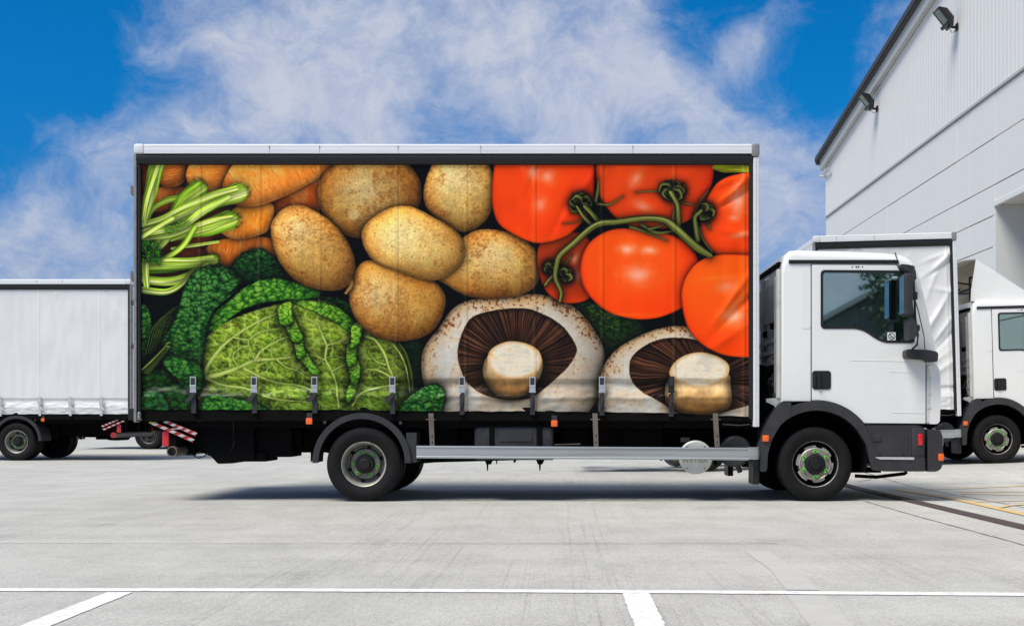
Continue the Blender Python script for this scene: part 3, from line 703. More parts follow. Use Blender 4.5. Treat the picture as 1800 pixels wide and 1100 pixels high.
    potato([(632, 416), (639, 393), (662, 375), (687, 362), (713, 359), (733, 365), (764, 382), (794, 398), (812, 416), (818, 438), (815, 459), (799, 477), (776, 491), (754, 494), (723, 486), (692, 474), (662, 464), (644, 446)], (724, 426), (226, 192, 122), .28, 106, 1.06, glow=(-20, -10))
    # --- tomatoes
    w = tomato([(940, 425), (985, 405), (1040, 410), (1050, 500), (1036, 527), (1004, 534), (975, 528), (950, 500)], (995, 470), (214, 70, 14), .78, seed=5)
    glint(w, 1010, 455, 5, 9, .5, .4); glint(w, 1018, 482, 5, 10, .6, .1)
    w = tomato([(1046, 262), (1250, 255), (1256, 291), (1253, 322), (1236, 362), (1212, 388), (1172, 402), (1120, 400), (1088, 388), (1064, 362), (1047, 329)], (1150, 315), (232, 74, 18), .93, seed=6, power=3)
    glint(w, 1118, 313, 15, 9, .45, -.9); glint(w, 1130, 362, 16, 8, .42, .4)
    w = tomato([(864, 362), (864, 320), (872, 262), (1043, 255), (1045, 320), (1042, 367), (1014, 400), (994, 416), (968, 424), (938, 428), (898, 409), (874, 393)], (950, 335), (244, 72, 14), 1.0, seed=7, power=2.8)
    glint(w, 962, 310, 11, 11, .55); glint(w, 950, 358, 11, 13, .42); glint(w, 936, 302, 9, 12, .5)
    w = tomato([(1230, 393), (1236, 366), (1246, 340), (1261, 319), (1286, 306), (1340, 300), (1360, 380), (1340, 454), (1282, 452), (1251, 444), (1234, 418)], (1296, 380), (246, 74, 12), 1.0, seed=8, power=2.6)
    glint(w, 1298, 352, 13, 22, .62, .3); glint(w, 1282, 338, 24, 4, .35, -.5, (255, 130, 60)); glint(w, 1302, 412, 16, 5, .45, -.2); glint(w, 1290, 382, 9, 5, .4)
    w = Win(1250, 284, 1322, 310)
    dd = np.abs(w.y - 293) / (9.5 * np.sqrt(np.clip((w.x - 1252) / 20, 0, 1)) + .1)
    w.put(lin(150, 150, 22) * (.55 + .8 * fbm(w.x / 30, w.y / 3, 9, 2)[..., None]), sm(1.05, .85, dd))
    w = tomato([(1019, 469), (1024, 444), (1039, 420), (1067, 404), (1093, 399), (1159, 405), (1197, 418), (1218, 436), (1230, 460), (1228, 500), (1210, 535), (1172, 554), (1141, 561), (1108, 560), (1070, 549), (1045, 531), (1027, 508), (1019, 485)], (1122, 478), (250, 80, 14), 1.06, seed=9, power=2.4)
    glint(w, 1102, 437, 12, 9, .66); glint(w, 1142, 439, 14, 7, .62, .1); glint(w, 1122, 482, 22, 15, .6)
    glint(w, 1110, 552, 40, 3, .25, .0, (255, 140, 60))
    w = tomato([(1197, 518), (1200, 500), (1206, 484), (1223, 461), (1248, 449), (1281, 445), (1350, 450), (1370, 540), (1350, 628), (1286, 627), (1256, 618), (1230, 602), (1210, 579), (1201, 551)], (1280, 535), (254, 84, 12), 1.08, seed=10, power=2.4)
    glint(w, 1278, 503, 17, 12, .42, -.2, (220, 190, 200)); glint(w, 1295, 530, 26, 5, .45, -.8, (255, 150, 90)); glint(w, 1292, 556, 18, 13, .6, -.3); glint(w, 1258, 488, 34, 4, .4, -.08, (255, 130, 50))
    # vine
    K = dict(c_mid=(98, 104, 38), c_edge=(44, 52, 14), c_hi=(146, 148, 76), streak=.7, bumps=3)
    def knob(x, y, r, s):
        rg = np.random.RandomState(s + 50)
        w = Win(x - 40, y - 40, x + 40, y + 40); dd = np.hypot(w.x - x, w.y - y) / r + .5 * (fbm(w.x / 9, w.y / 9, s, 2) - .5)
        w.put(lin(34, 42, 14) * (.4 + 1.2 * fbm(w.x / 4, w.y / 4, s + 3, 3)[..., None]), sm(1.02, .80, dd))
        for q in range(9):
            a0 = q * .72 + rg.rand() * .5; k0 = 1 if rg.rand() > .4 else -1; L0 = r * (.75 + .35 * rg.rand())
            stroke([(x + L0 * .15 * math.cos(a0), y + L0 * .15 * math.sin(a0)), (x + L0 * .6 * math.cos(a0 + .35 * k0), y + L0 * .55 * math.sin(a0 + .35 * k0)), (x + L0 * math.cos(a0 + .9 * k0), y + L0 * .92 * math.sin(a0 + .9 * k0)), (x + L0 * 1.02 * math.cos(a0 + 1.5 * k0), y + L0 * .95 * math.sin(a0 + 1.5 * k0))], [4, 7, 5.5, 2], seed=s + q, **K)
    T = dict(c_mid=(104, 112, 48), c_edge=(60, 70, 24), sh=.45, step=5)
    for P, W_ in (([(1049, 357), (1072, 358), (1095, 344)], [4, 3.5, 1.5]), ([(1047, 352), (1050, 336), (1052, 314)], [7, 5, 1.5]), ([(1118, 337), (1154, 335), (1184, 345)], [1.5, 3, 4]),
                  ([(1192, 345), (1202, 356), (1218, 358)], [4, 3.5, 2]), ([(1222, 374), (1230, 354), (1246, 333)], [4, 3, 1.5]), ([(1108, 398), (1134, 406), (1172, 422)], [6, 5, 2]),
                  ([(1128, 394), (1154, 408), (1186, 405)], [6, 6, 3]), ([(1140, 402), (1156, 398), (1170, 392)], [5, 4, 2]), ([(1228, 398), (1236, 420), (1252, 442)], [5, 4, 3]),
                  ([(990, 392), (1010, 390), (1026, 384)], [1.2, 1.6, 2]), ([(1238, 376), (1244, 390), (1247, 400)], [6, 5, 4]), ([(990, 470), (998, 456), (1004, 446)], [4, 3, 1.5]),
                  ([(1186, 370), (1182, 384), (1190, 396)], [5, 4, 5])):
        stroke(P, W_, **T)
    knob(1181, 333, 21, 1); knob(1021, 357, 19, 2); knob(1239, 371, 17, 3); knob(968, 470, 13, 4); knob(994, 482, 12, 5)
    stroke([(1192, 396), (1192, 374), (1190, 356), (1180, 338)], [11, 9, 9, 10], seed=31, **K)
    stroke([(1227, 420), (1223, 396), (1222, 380), (1232, 370)], [10, 9, 8, 8], seed=32, **K)
    stroke([(1052, 390), (1040, 374), (1028, 362)], [10, 9, 8], seed=33, **K)
    stroke([(1040, 394), (1026, 380), (1014, 362)], [7, 7, 5], seed=34, **K)
    stroke([(958, 500), (964, 492), (976, 480)], [5, 6, 7], seed=39, **K)
    stroke([(984, 528), (986, 512), (976, 488), (978, 465), (984, 448), (1006, 428), (1047, 395), (1083, 389), (1133, 383), (1167, 386), (1187, 400), (1210, 421), (1228, 436), (1248, 448)], [6, 7, 8, 9, 10, 10, 12, 11, 11, 12, 15, 15, 15, 10], seed=35, **K)
    savoy([(698, 717), (706, 706), (718, 696), (743, 678), (764, 671), (781, 682), (784, 697), (778, 720), (770, 745), (700, 745)], (742, 708), (6, 32, 8), (28, 84, 26), (82, 142, 58), 8, 53, 1.1)
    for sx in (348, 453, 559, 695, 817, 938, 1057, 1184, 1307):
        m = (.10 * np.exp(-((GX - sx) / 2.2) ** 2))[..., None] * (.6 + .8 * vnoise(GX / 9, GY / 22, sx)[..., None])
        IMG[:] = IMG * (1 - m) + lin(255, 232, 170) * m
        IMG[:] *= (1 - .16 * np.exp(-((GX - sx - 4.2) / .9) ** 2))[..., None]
    # fine woven grain of the print
    g = .05 * (np.random.RandomState(9).rand(AH, AW).astype(np.float32) - .5) + .012 * (vnoise(GX * .8, GY / 40, 4) - .5)
    IMG[:] = np.clip(IMG * (1 + g[..., None]), 0, 1)
    return IMG
# ------------------------------------------------------------------ the printed curtain material
def print_material():
    im = paint_print()
    img = bpy.data.images.new('curtain_print', AW, AH, alpha=False)
    px = np.ones((AH, AW, 4), np.float32); px[..., :3] = im[::-1]
    img.pixels.foreach_set(px.ravel()); img.update(); img.pack()
    m = bpy.data.materials.new('printed_vinyl_curtain'); m.use_nodes = True; t = m.node_tree; b = t.nodes['Principled BSDF']
    uv = t.nodes.new('ShaderNodeUVMap'); uv.uv_map = 'print'
    ti = t.nodes.new('ShaderNodeTexImage'); ti.image = img; ti.interpolation = 'Cubic'; ti.extension = 'EXTEND'
    t.links.new(uv.outputs[0], ti.inputs[0])
    t.links.new(ti.outputs[0], b.inputs['Base Color'])
    b.inputs['Roughness'].default_value = .34; b.inputs['Specular IOR Level'].default_value = .15
    return m
M['print'] = print_material()

# ------------------------------------------------------------------ curtain cloth
SEAMS = [290, 348, 401, 453, 506, 559, 627, 695, 756, 817, 878, 938, 998, 1057, 1120, 1184, 1246, 1307]
STRAPS = [340, 447, 553, 690, 812, 936, 1058, 1180]
def bottom(px): return 720 + 2.5 * sstep(560, 800, px) + 4 * sstep(900, 1320, px) + 5 * sstep(1150, 1320, px)
def sstep(a, b, x):
    t = max(0, min(1, (x - a) / (b - a))); return t * t * (3 - 2 * t)
def fold(px, py, x0, y0, ang, ln, wd, amp):
    """one long crease through (x0, y0)"""
    dx, dy = px - x0, py - y0; u = dx * math.cos(ang) + dy * math.sin(ang); v = -dx * math.sin(ang) + dy * math.cos(ang)
    return amp * math.exp(-(u / ln) ** 2) * (1 / (1 + (v / wd) ** 2)) * (1 if v > -999 else 0)
FOLDS = [(1296, 330, -.75, 40, 4, .020), (1290, 348, -.55, 46, 4, -.016), (1305, 320, -1.1, 34, 4, .014), (1280, 318, -.35, 38, 3, .012), (1024, 335, -1.0, 60, 6, .010), (985, 380, -1.15, 50, 6, -.008), (925, 310, 1.2, 30, 4, .010),
         (1290, 520, -.95, 46, 5, .018), (1302, 540, -.8, 50, 5, -.015), (1270, 600, -.6, 50, 7, .010), (1190, 330, -.8, 40, 7, .006), (1300, 410, .2, 30, 5, .010), (1120, 292, 0, 40, 4, .010), (940, 300, 1.9, 40, 3, -.006),
         (500, 300, 1.5, 30, 5, .004), (1090, 300, 1.0, 30, 4, .006), (760, 300, 1.4, 30, 4, .004)]
SFOLDS = [(270, 380, -.9, 70, 8, .012), (300, 340, -1.1, 60, 8, -.008), (1150, 560, -1.0, 60, 7, .012), (1240, 520, -.9, 90, 7, .016), (1280, 470, -1.05, 90, 6, .018), (1262, 560, -.8, 60, 8, -.010), (1230, 380, -.6, 60, 9, .010), (1290, 620, -.6, 50, 8, .014), (1270, 380, -1.2, 60, 6, .012), (1200, 640, -.4, 60, 8, .008)]
def cloth(px, py, white=False):
    y = .030
    for s in SEAMS[1::2] if not white else SEAMS[1::4] + [1307]:
        d = px - s
        if abs(d) < 9: y -= .007 * math.exp(-(d / 1.8) ** 2) - .0035 * math.exp(-((d - 4) / 1.6) ** 2)
    top = sstep(288, 340, py)
    y -= .010 * top * (mn.noise(Vector((px / 75, py / 240, 3.1))) )
    y -= .004 * mn.noise(Vector((px / 22, py / 90, 7.7))) * (.4 + top)
    for f in (FOLDS + (SFOLDS if white else [])): y -= 1.6 * fold(px, py, *f)
    # slack pocket and crease above the buckles
    w = mn.noise(Vector((px / 60, 1.3, 0))) * 5 + mn.noise(Vector((px / 19, 4.3, 0))) * 2
    b = bottom(px)
    y += (.018 if white else .030) * sstep(666 + w * .25, 671 + w * .3, py) * (1 - sstep(676, 694 + w, py))       # tucks in under the upper band
    y -= (.007 if white else .016) * math.exp(-((py - 698 - w * .7) / 3.2) ** 2)                                   # pushed out ridge
    y += .010 * sstep(700 + w, b, py)
    k = sstep(664, 690, py)
    y -= k * .010 * mn.noise(Vector((px / 26, py / 9, 9.1))) + k * .003 * mn.noise(Vector((px / 9, py / 5, 2.1)))
    for s in STRAPS:
        d = abs(px - s)
        if d < 26: y += .007 * math.exp(-(d / 9) ** 2) * sstep(650, 690, py)
    return y
def curtain_mesh(name, m, white=False, mirror=False, x0=246.0):
    x1, y0 = 1319.0, 287.0; nx, ny = int(330 * (1319 - x0) / 1073), 130
    vs = []; uvs = []
    for j in range(ny + 1):
        for i in range(nx + 1):
            px = x0 + (x1 - x0) * i / nx; yb = bottom(px) + 1.2 * mn.noise(Vector((px / 25, 0, 0)))
            v = j / ny; v = v ** .82
            py = y0 + (yb - y0) * v
            Y = cloth(px, py, white)
            vs.append((XP(px) - OFF.x, (2.5 - Y if mirror else Y) - OFF.y, ZP(py) - OFF.z))
            u = (px - AX0) / (AX1 - AX0)
            uvs.append((u, 1 - (py - AY0) / (AY1 - AY0)))
    fs = []
    for j in range(ny):
        for i in range(nx):
            a = j * (nx + 1) + i; f = (a, a + 1, a + nx + 2, a + nx + 1)
            fs.append(f if mirror else f[::-1])
    me = bpy.data.meshes.new(name); me.from_pydata(vs, [], fs); me.materials.append(m)
    me.polygons.foreach_set('use_smooth', [True] * len(fs))
    ul = me.uv_layers.new(name='print'); li = [0] * len(me.loops); me.loops.foreach_get('vertex_index', li)
    ul.data.foreach_set('uv', [c for k in li for c in uvs[k]])
    return me

OFF = Vector((-.3, 1.25, 0.0))
def build_truck():
    root = empty('box_truck', OFF)
    def part(name, mb, m, parent=root, smooth=True, label=None):
        o = link(name, mb.mesh(name, M[m], OFF, smooth), parent)
        if label: o['label'] = label
        return o
    def side(name, fn, m, parents=None, smooth=True, label=None, **kw):
        """the same piece on the near and on the far side"""
        res = []
        for k in (0, 1):
            mb = MB(); fn(mb)
            p = parents[k] if parents else root
            o = link(name, mb.mesh(name, M[m], OFF, smooth, mirror=bool(k)), p)
            if label: o['label'] = label
            res.append(o)
        return res
    # ---- box body
    xl, xr, zt, zf = XP(236), XP(1334.5), ZP(253), ZP(737)
    def rail(b):
        P = [(0.012, ZP(270.5)), (-.022, ZP(270.5)), (-.022, ZP(262.5)), (-.016, ZP(262)), (-.016, ZP(256)), (0, ZP(253.6)), (.03, ZP(253)), (.10, ZP(253) + .0), (.10, ZP(270.5))]
        x0, x1 = XP(254), XP(1321)
        n = len(P); A = [b.b.verts.new((x0, p[0], p[1])) for p in P]; B = [b.b.verts.new((x1, p[0], p[1])) for p in P]
        for k in range(n): b.b.faces.new((A[k], A[(k + 1) % n], B[(k + 1) % n], B[k]))
        b.b.faces.new(A); b.b.faces.new(B[::-1])
    side('roof_rail', rail, 'rail')
    def joints(b):
        for px in (474, 562, 700, 845, 1010, 1112): b.box(XP(px) - .0015, XP(px) + .0015, -.0235, .0, ZP(270), ZP(256))
    side('rail_joint', joints, 'dull')
    side('corner_cap', lambda b: b.box(XP(235.5), XP(254.5), -.026, .13, ZP(271), ZP(253.2), .03, seg=3), 'rail')
    side('corner_cap', lambda b: b.box(XP(1320.5), XP(1335), -.028, .13, ZP(276), ZP(252.8), .025, seg=3), 'dull')
    def header(b):
        P = [(0.10, ZP(270.8)), (.004, ZP(270.8)), (-.010, ZP(273)), (-.016, ZP(277)), (-.010, ZP(283)), (.006, ZP(288)), (.022, ZP(289.5)), (.10, ZP(289.5))]
        x0, x1 = XP(240), XP(1322)
        n = len(P); A = [b.b.verts.new((x0, *p)) for p in P]; B = [b.b.verts.new((x1, *p)) for p in P]
        for k in range(n): b.b.faces.new((A[k], A[(k + 1) % n], B[(k + 1) % n], B[k]))
        b.b.faces.new(A); b.b.faces.new(B[::-1])
    side('curtain_track', header, 'black')
    side('rear_post', lambda b: b.box(XP(235.5), XP(240.5), -.012, .10, ZP(742), ZP(271.5), .006), 'dull')
    side('post_seal', lambda b: b.box(XP(240.7), XP(247.5), -.004, .10, ZP(737), ZP(290), .012), 'black')
    side('front_post', lambda b: (b.box(XP(1324), XP(1334.5), -.016, .10, ZP(750), ZP(276.5), .008), b.box(XP(1327), XP(1328.3), -.021, -.015, ZP(750), ZP(278))), 'rail')
    side('post_seal', lambda b: b.box(XP(1316.5), XP(1323.7), -.006, .10, ZP(737), ZP(284), .014), 'black')
    side('floor_rail', lambda b: b.box(XP(247), XP(1322), .048, .14, ZP(740), ZP(715), .006), 'chassis')
    b = MB(); b.box(xl + .01, xr - .01, .105, 2.395, ZP(272), ZP(255.5), .02); part('roof_panel', b, 'white')
    b = MB(); b.box(xl + .02, xr - .02, .102, 2.398, ZP(740), ZP(727)); part('load_floor', b, 'brown')
    b = MB(); b.box(xr - .03, xr - .002, .11, 2.39, ZP(748), ZP(272.5), .01)
    for k in range(9): b.box(xr - .004, xr + .012, .25 + k * .25, .28 + k * .25, ZP(740), ZP(280))
    part('front_bulkhead', b, 'offwhite')
    for k, (y0, y1) in enumerate(((.13, 1.245), (1.255, 2.37))):
        b = MB(); b.box(xl + .001, xl + .035, y0, y1, ZP(732), ZP(275), .008); d = part('rear_door', b, 'white')
        b = MB(); yy = 1.18 if k == 0 else 1.32
        b.tube([(xl - .02, yy, ZP(728)), (xl - .02, yy, ZP(278))], .014); b.box(xl - .035, xl, yy - .02, yy + .10 * (-1 if k == 0 else 1), ZP(600), ZP(592), .004)
        part('lock_rod', b, 'steel', d)
    def hinge(b):
        for py in (335, 486): b.box(XP(229.5), XP(236), .02, .09, ZP(py + 8), ZP(py - 8), .006); b.box(XP(227.5), XP(230.5), .03, .08, ZP(py + 5), ZP(py - 10), .004)
    side('door_hinge', hinge, 'bracket')
    b = MB(); b.box(XP(250), XP(1315), .16, 2.34, ZP(715), ZP(292)); part('cargo_lining', b, 'chassis')
    # ---- curtains and their buckles
    for k in (0, 1): link('side_curtain', curtain_mesh('side_curtain', M['print'], mirror=bool(k)), root)
    for i, sx in enumerate(STRAPS):
        dk = sx == 1180
        def strap(b, sx=sx, i=i):
            yb = bottom(sx)
            b.box(XP(sx - 4), XP(sx + 4.2), .006, .010, ZP(yb + 6), ZP(692))
            b.box(XP(sx - 4), XP(sx + 4.2), .010, .050, ZP(yb + 6), ZP(yb + 4))
            if i < 4:            # loose tail hanging to the left
                b.prism(rpoly(PL([(sx + 2, 688), (sx + 4, 694), (sx - 6, 706), (sx - 15, 707), (sx - 12, 700)]), .02), -.018, -.008)
            else:
                b.prism(rpoly(PL([(sx - 1, 688), (sx + 4, 690), (sx + 3, 704), (sx - 3, 722), (sx - 4, 704)]), .015), -.012, -.004)
        ss = side('curtain_strap', strap, 'webbing')
        def buckle(b, sx=sx):
            b.prism(rrect(XP(sx - 5.2), XP(sx + 5.2), ZP(689), ZP(661.5), .006, 2), -.022, .004, holes=[rrect(XP(sx - 3.7), XP(sx + 3.7), ZP(676.5), ZP(664), .004, 2)])
            b.box(XP(sx - 5.6), XP(sx + 5.6), -.028, -.020, ZP(680), ZP(677), .002)
            b.box(XP(sx - 6), XP(sx + 6), -.020, -.004, ZP(690), ZP(687.5), .002)
        side('buckle', buckle, 'steel' if not dk else 'black', ss)
        side('buckle_web', lambda b, sx=sx: b.box(XP(sx - 3.5), XP(sx + 3.5), -.020, -.002, ZP(677), ZP(664.2), .003), 'webbing', ss)
    # ---- chassis
    for Y in (.78, 1.62):
        b = MB(); b.box(XP(300), XP(1500), Y, Y + .10, ZP(795, .8), ZP(742, .8), .01); part('chassis_rail', b, 'chassis')
    b = MB()
    for px in (330, 420, 520, 760, 880, 1010, 1130, 1250): b.box(XP(px), XP(px + 12), .20, 2.30, ZP(752), ZP(740.5))
    b.box(XP(260), XP(1325), .12, .20, ZP(752), ZP(740.2)); b.box(XP(260), XP(1325), 2.30, 2.38, ZP(752), ZP(740.2))
    part('cross_member', b, 'chassis')
    # clutter between the rails: driveline, axle, springs, air tanks
    b = MB(); b.tube([(XP(1250), 1.2, .52), (XP(660), 1.2, .42)], .05); b.cyl((XP(640), 1.2, .42), .17, .30, 'Y'); b.cyl((XP(640), 1.25, .407), .065, 1.9, 'Y'); part('rear_axle', b, 'chassis')
    b = MB(); b.cyl((XP(1437), 1.25, .40), .05, 1.9, 'Y'); b.box(XP(1290), XP(1600), .75, 1.75, .42, 1.05, .06, seg=2); b.box(XP(1180), XP(1300), .95, 1.55, .45, .85, .08, seg=2); part('engine_block', b, 'chassis')
    def spring(b):
        for px, L in ((640, 92), (1437, 86)):
            for k in range(4):
                l = L * (1 - .18 * k); b.tube([PP(px - l, 792 - 9 * 1, .70), PP(px - l * .5, 800 + 3 * k, .70), PP(px, 805 + 3 * k, .70), PP(px + l * .5, 800 + 3 * k, .70), PP(px + l, 792 - 9, .70)], .016, 6)
    side('leaf_spring', spring, 'chassis')
    b = MB()
    for px, py, w_, h_, Y in ((430, 768, 90, 48, .35), (500, 765, 60, 40, .5), (775, 765, 60, 60, .4), (1080, 765, 60, 44, .5), (1130, 768, 70, 52, .4), (1010, 764, 50, 40, .42)):
        b.box(XP(px - w_ / 2, Y), XP(px + w_ / 2, Y), Y, Y + .9, ZP(py + h_ / 2, Y), ZP(py - h_ / 2, Y), .03, seg=2)
    for px in (745, 1000, 1150): b.cyl((XP(px), 1.9, .66), .12, .5, 'X', 20)
    b.prism(PL([(745, 742), (880, 742), (880, 803), (850, 806), (745, 814)], .62), .62, .70)
    b.prism(PL([(380, 742), (560, 742), (560, 790), (470, 795), (440, 800), (380, 800)], .62), .62, .70)
    part('underbody_equipment', b, 'chassis')
    def wellback(b): b.prism(PL([(560 - 14, 740), (735, 740), (735, 812), (718, 812), (700, 770), (638, 745), (575, 770), (546, 812)], .56), .56, .60)
    side('wheel_well', wellback, 'chassis')
    # ---- tail lift gear at the rear
    b = MB(); b.prism(PL([(252, 742), (330, 742), (330, 738), (295, 722), (262, 722)]), .30, .33); b.box(XP(262), XP(292), .16, .30, ZP(740), ZP(722.5)); part('tail_bracket', b, 'brown')
    b = MB()
    b.prism(rpoly(PL([(372, 742), (446, 742), (446, 806), (410, 814), (383, 815), (372, 803), (358, 790), (350, 742)], .25), .02), .25, .95)
    b.box(XP(410), XP(455), .30, .9, ZP(811, .3), ZP(795, .3)); b.box(XP(440), XP(500), .34, .9, ZP(803, .3), ZP(745, .3))
    b.prism(PL([(336, 752), (362, 742), (400, 742), (374, 800), (356, 792)], .5), .35, .45); part('tail_lift', b, 'chassis')
    def lift_arm(b): b.prism(PL([(300, 728), (352, 752), (360, 762), (346, 762), (296, 738)], .35), .35, .42)
    b = MB(); lift_arm(b); part('lift_arm', b, 'chassis')
    for (a, c) in (((291, 737.5), (346, 760)), ((270, 741), (341, 771))):
        for k in (0, 1):
            b = MB(); n = 9
            pts = PL([(a[0], a[1]), (c[0], c[1]), (c[0] - 2.5, c[1] + 6.5), (a[0] - 2, a[1] + 5)], .07)
            b.prism(pts, .07, .085); o = link('warning_board', b.mesh('warning_board', M['redpaint'], OFF, False, mirror=bool(k)), root)
            for j in range(n):
                if j % 2: continue
                t0, t1 = (j + .25) / n, (j + 1.25) / n
                q = lambda t, v: (a[0] + (c[0] - a[0]) * t - 2.2 * v, a[1] + (c[1] - a[1]) * t + 5.8 * v)
                b = MB(); b.prism(PL([q(t0, .08), q(t1, .08), q(t1 - .07, .92), q(t0 - .07, .92)], .07), .0665, .0690)
                link('white_stripe', b.mesh('white_stripe', M['boardwhite'], OFF, False, mirror=bool(k)), o)
    b = MB(); xe, ze = XP(299.5), ZP(793.5)
    b.lathe([(.046, .10), (.046, -.002), (.057, -.002), (.058, .02), (.058, 2.40), (.0, 2.40)], (xe, .05, ze), 28); b.lathe([(.0, .09), (.046, .09)], (xe, .05, ze), 28)
    o = part('underrun_bar', b, 'bracket')
    b = MB(); b.cyl((xe, 2.456, ze), .060, .03, 'Y', 24); part('bar_end_cap', b, 'redpaint', o)
    def ubr(b): b.box(XP(318, .5), XP(345, .5), .45, .52, ZP(800, .5), ZP(740, .5), .01)
    side('bar_bracket', ubr, 'chassis')
    b = MB(); b.tube([PP(334, 797, .25), PP(342, 801, .25), PP(350, 805, .25), PP(358, 802, .25), PP(366, 795, .25)], .007, 6); b.tube([PP(306, 768, .2), PP(311, 776, .2), PP(307, 780, .2)], .008, 6)
    b.tube([PP(411, 722, .09), PP(410, 750, .1), PP(411, 782, .12), PP(406, 790, .2)], .0035, 6); part('cable', b, 'black')
    def tlamp(b): b.box(XP(279.5), XP(292), .10, .16, ZP(785), ZP(757), .02, seg=3)
    def tlh(b): b.box(XP(290), XP(306), .11, .36, ZP(787), ZP(755), .015)
    h = side('lamp_housing', tlh, 'chassis'); side('tail_lamp', tlamp, 'red', h)
    b = MB(); b.box(XP(262), XP(276), .12, .5, ZP(757), ZP(741.5), .01); b.box(XP(248), XP(268), .1, .4, ZP(745), ZP(738), .01); part('buffer_bracket', b, 'chassis')
    b = MB(); b.box(XP(257), XP(270), .095, .105, ZP(744), ZP(741)); part('yellow_decal', b, 'yellow')
    def buffer(b): b.box(xl - .045, xl + .055, -.03, .10, ZP(742), ZP(700), .012)
    b = MB(); buffer(b); link('rear_buffer', b.mesh('rear_buffer', M['black'], OFF, mirror=True), root)
    b = MB(); b.box(XP(242), XP(247.5), -.02, .05, ZP(738), ZP(724), .01); part('rear_buffer', b, 'dull')
    # ---- fuel tank, guard rail, reservoirs
    def tank(b):
        b.box(XP(832), XP(973), .10, .62, ZP(805), ZP(748), .07, seg=4)
        b.box(XP(835), XP(973), .12, .60, ZP(809), ZP(803), .01)
    T = side('fuel_tank', tank, 'tank')
    side('tank_strap', lambda b: (b.box(XP(859), XP(868), .085, .64, ZP(807), ZP(746), .008), b.box(XP(943), XP(953), .085, .64, ZP(807), ZP(746), .008)), 'chassis', T)
    side('tank_panel', lambda b: b.box(XP(876), XP(936), .092, .12, ZP(777), ZP(757), .008), 'plastic', T)
    def feet(b):
        for px in (857, 949):
            b.prism(PL([(px - 9, 805), (px + 10, 805), (px + 4, 817), (px - 4, 817)]), .2, .26); b.tube([PP(px, 815, .23), PP(px, 827, .23)], [.012, .006], 8)
        b.tube([PP(905, 808, .2), PP(904, 813, .2)], [.02, .006], 8)
    side('tank_foot', feet, 'chassis', T)
    def guard(b):
        x0, x1 = XP(732), XP(1316); z0, z1 = ZP(805), ZP(783)
        P = [(.02, z0), (-.005, z0), (-.008, z0 + .018), (-.002, z0 + .024), (-.002, z1 - .024), (-.008, z1 - .018), (-.005, z1), (.02, z1)]
        n = len(P); A = [b.b.verts.new((x0, *p)) for p in P]; B = [b.b.verts.new((x1, p[0], p[1] - .022)) for p in P]
        for k in range(n): b.b.faces.new((A[k], A[(k + 1) % n], B[(k + 1) % n], B[k]))
        b.b.faces.new(A); b.b.faces.new(B[::-1])
    g = side('side_guard', guard, 'galv')
    def gend(b):
        z0, z1 = ZP(807) - .001, ZP(785.5); P = []
        xs = [(XP(1315), -.011), (XP(1326), -.011), (XP(1332), .002), (XP(1335.5), .03), (XP(1336), .07)]
        for (x, y) in xs: P.append((b.b.verts.new((x, y, z0)), b.b.verts.new((x, y, z1)), b.b.verts.new((x, y + .02, z1)), b.b.verts.new((x, y + .02, z0))))
        for A, B in zip(P, P[1:]):
            for k in range(4): b.b.faces.new((A[k], A[(k + 1) % 4], B[(k + 1) % 4], B[k]))
        b.b.faces.new(P[0]); b.b.faces.new(P[-1][::-1])
    side('guard_end', gend, 'galv', g)
    for px, lean in ((757, 1.5), (1046, 1), (1258, 2.5)):
        def brk(b, px=px, lean=lean):
            b.prism([(XP(px - 4.5), ZP(726)), (XP(px + 4.5), ZP(726)), (XP(px + 5 + lean), ZP(785)), (XP(px - 3 + lean), ZP(785))], .022, .060, holes=[rrect(XP(px + lean), XP(px + 1.6 + lean), ZP(769), ZP(764), .002, 2), rrect(XP(px + lean), XP(px + 1.6 + lean), ZP(780), ZP(775), .002, 2)])
            b.cyl(PP(px + 6, 737, .03), .005, .03, 'X', 8); b.cyl(PP(px - 6, 737, .03), .005, .03, 'X', 8)
        side('guard_bracket', brk, 'bracket')
    def disc(b):
        b.lathe([(.0, -.012), (.17, -.010), (.184, 0), (.186, .03), (.15, .20), (.12, .35), (0, .36)], PP(1223, 803.5, .10), 48)
    dc = side('reservoir_cover', disc, 'disc')
    side('cover_bolt', lambda b: [b.cyl(PP(px, py, .088), .009, .012, 'Y', 8) for px, py in ((1207.5, 784.5), (1239, 784.5), (1207, 823), (1239, 823))], 'dull', dc)
    # raised lettering on the cover
    fc = bpy.data.curves.new('cover_text', 'FONT'); fc.body = 'PIVTRA'; fc.size = .085; fc.align_x = 'CENTER'; fc.align_y = 'CENTER'; fc.extrude = .002
    fo = bpy.data.objects.new('cover_text', fc); col.objects.link(fo); bpy.context.view_layer.update()
    me = bpy.data.meshes.new_from_object(fo.evaluated_get(bpy.context.evaluated_depsgraph_get())); col.objects.unlink(fo); bpy.data.objects.remove(fo)
    me.transform(Matrix.Translation(PP(1222, 808, .086) - OFF) @ Euler((R(90), 0, 0)).to_matrix().to_4x4()); me.materials.clear(); me.materials.append(M['dull'])
    link('cover_lettering', me, dc[0])
    def cap2(b):
        b.lathe([(0, -.02), (.10, -.018), (.13, -.03), (.15, -.03), (.172, -.01), (.176, .05), (.17, .35), (0, .36)], PP(1293, 793, .16), 40)
        b.tube([PP(1296, 815, .2), PP(1301, 830, .2)][::-1], .028, 12); b.tube([PP(1212, 800, .25), PP(1184, 813, .25)], .055, 14)
    side('air_reservoir', cap2, 'plastic')
    b = MB(); b.tube([PP(1270, 745, .1), PP(1300, 747, .1), PP(1318, 745, .1)], .008, 6); b.box(XP(1202), XP(1218), .3, .4, ZP(778), ZP(769), .005); b.tube([PP(975, 781, .15), PP(1020, 780, .15)], .006, 6); part('air_line', b, 'bracket')
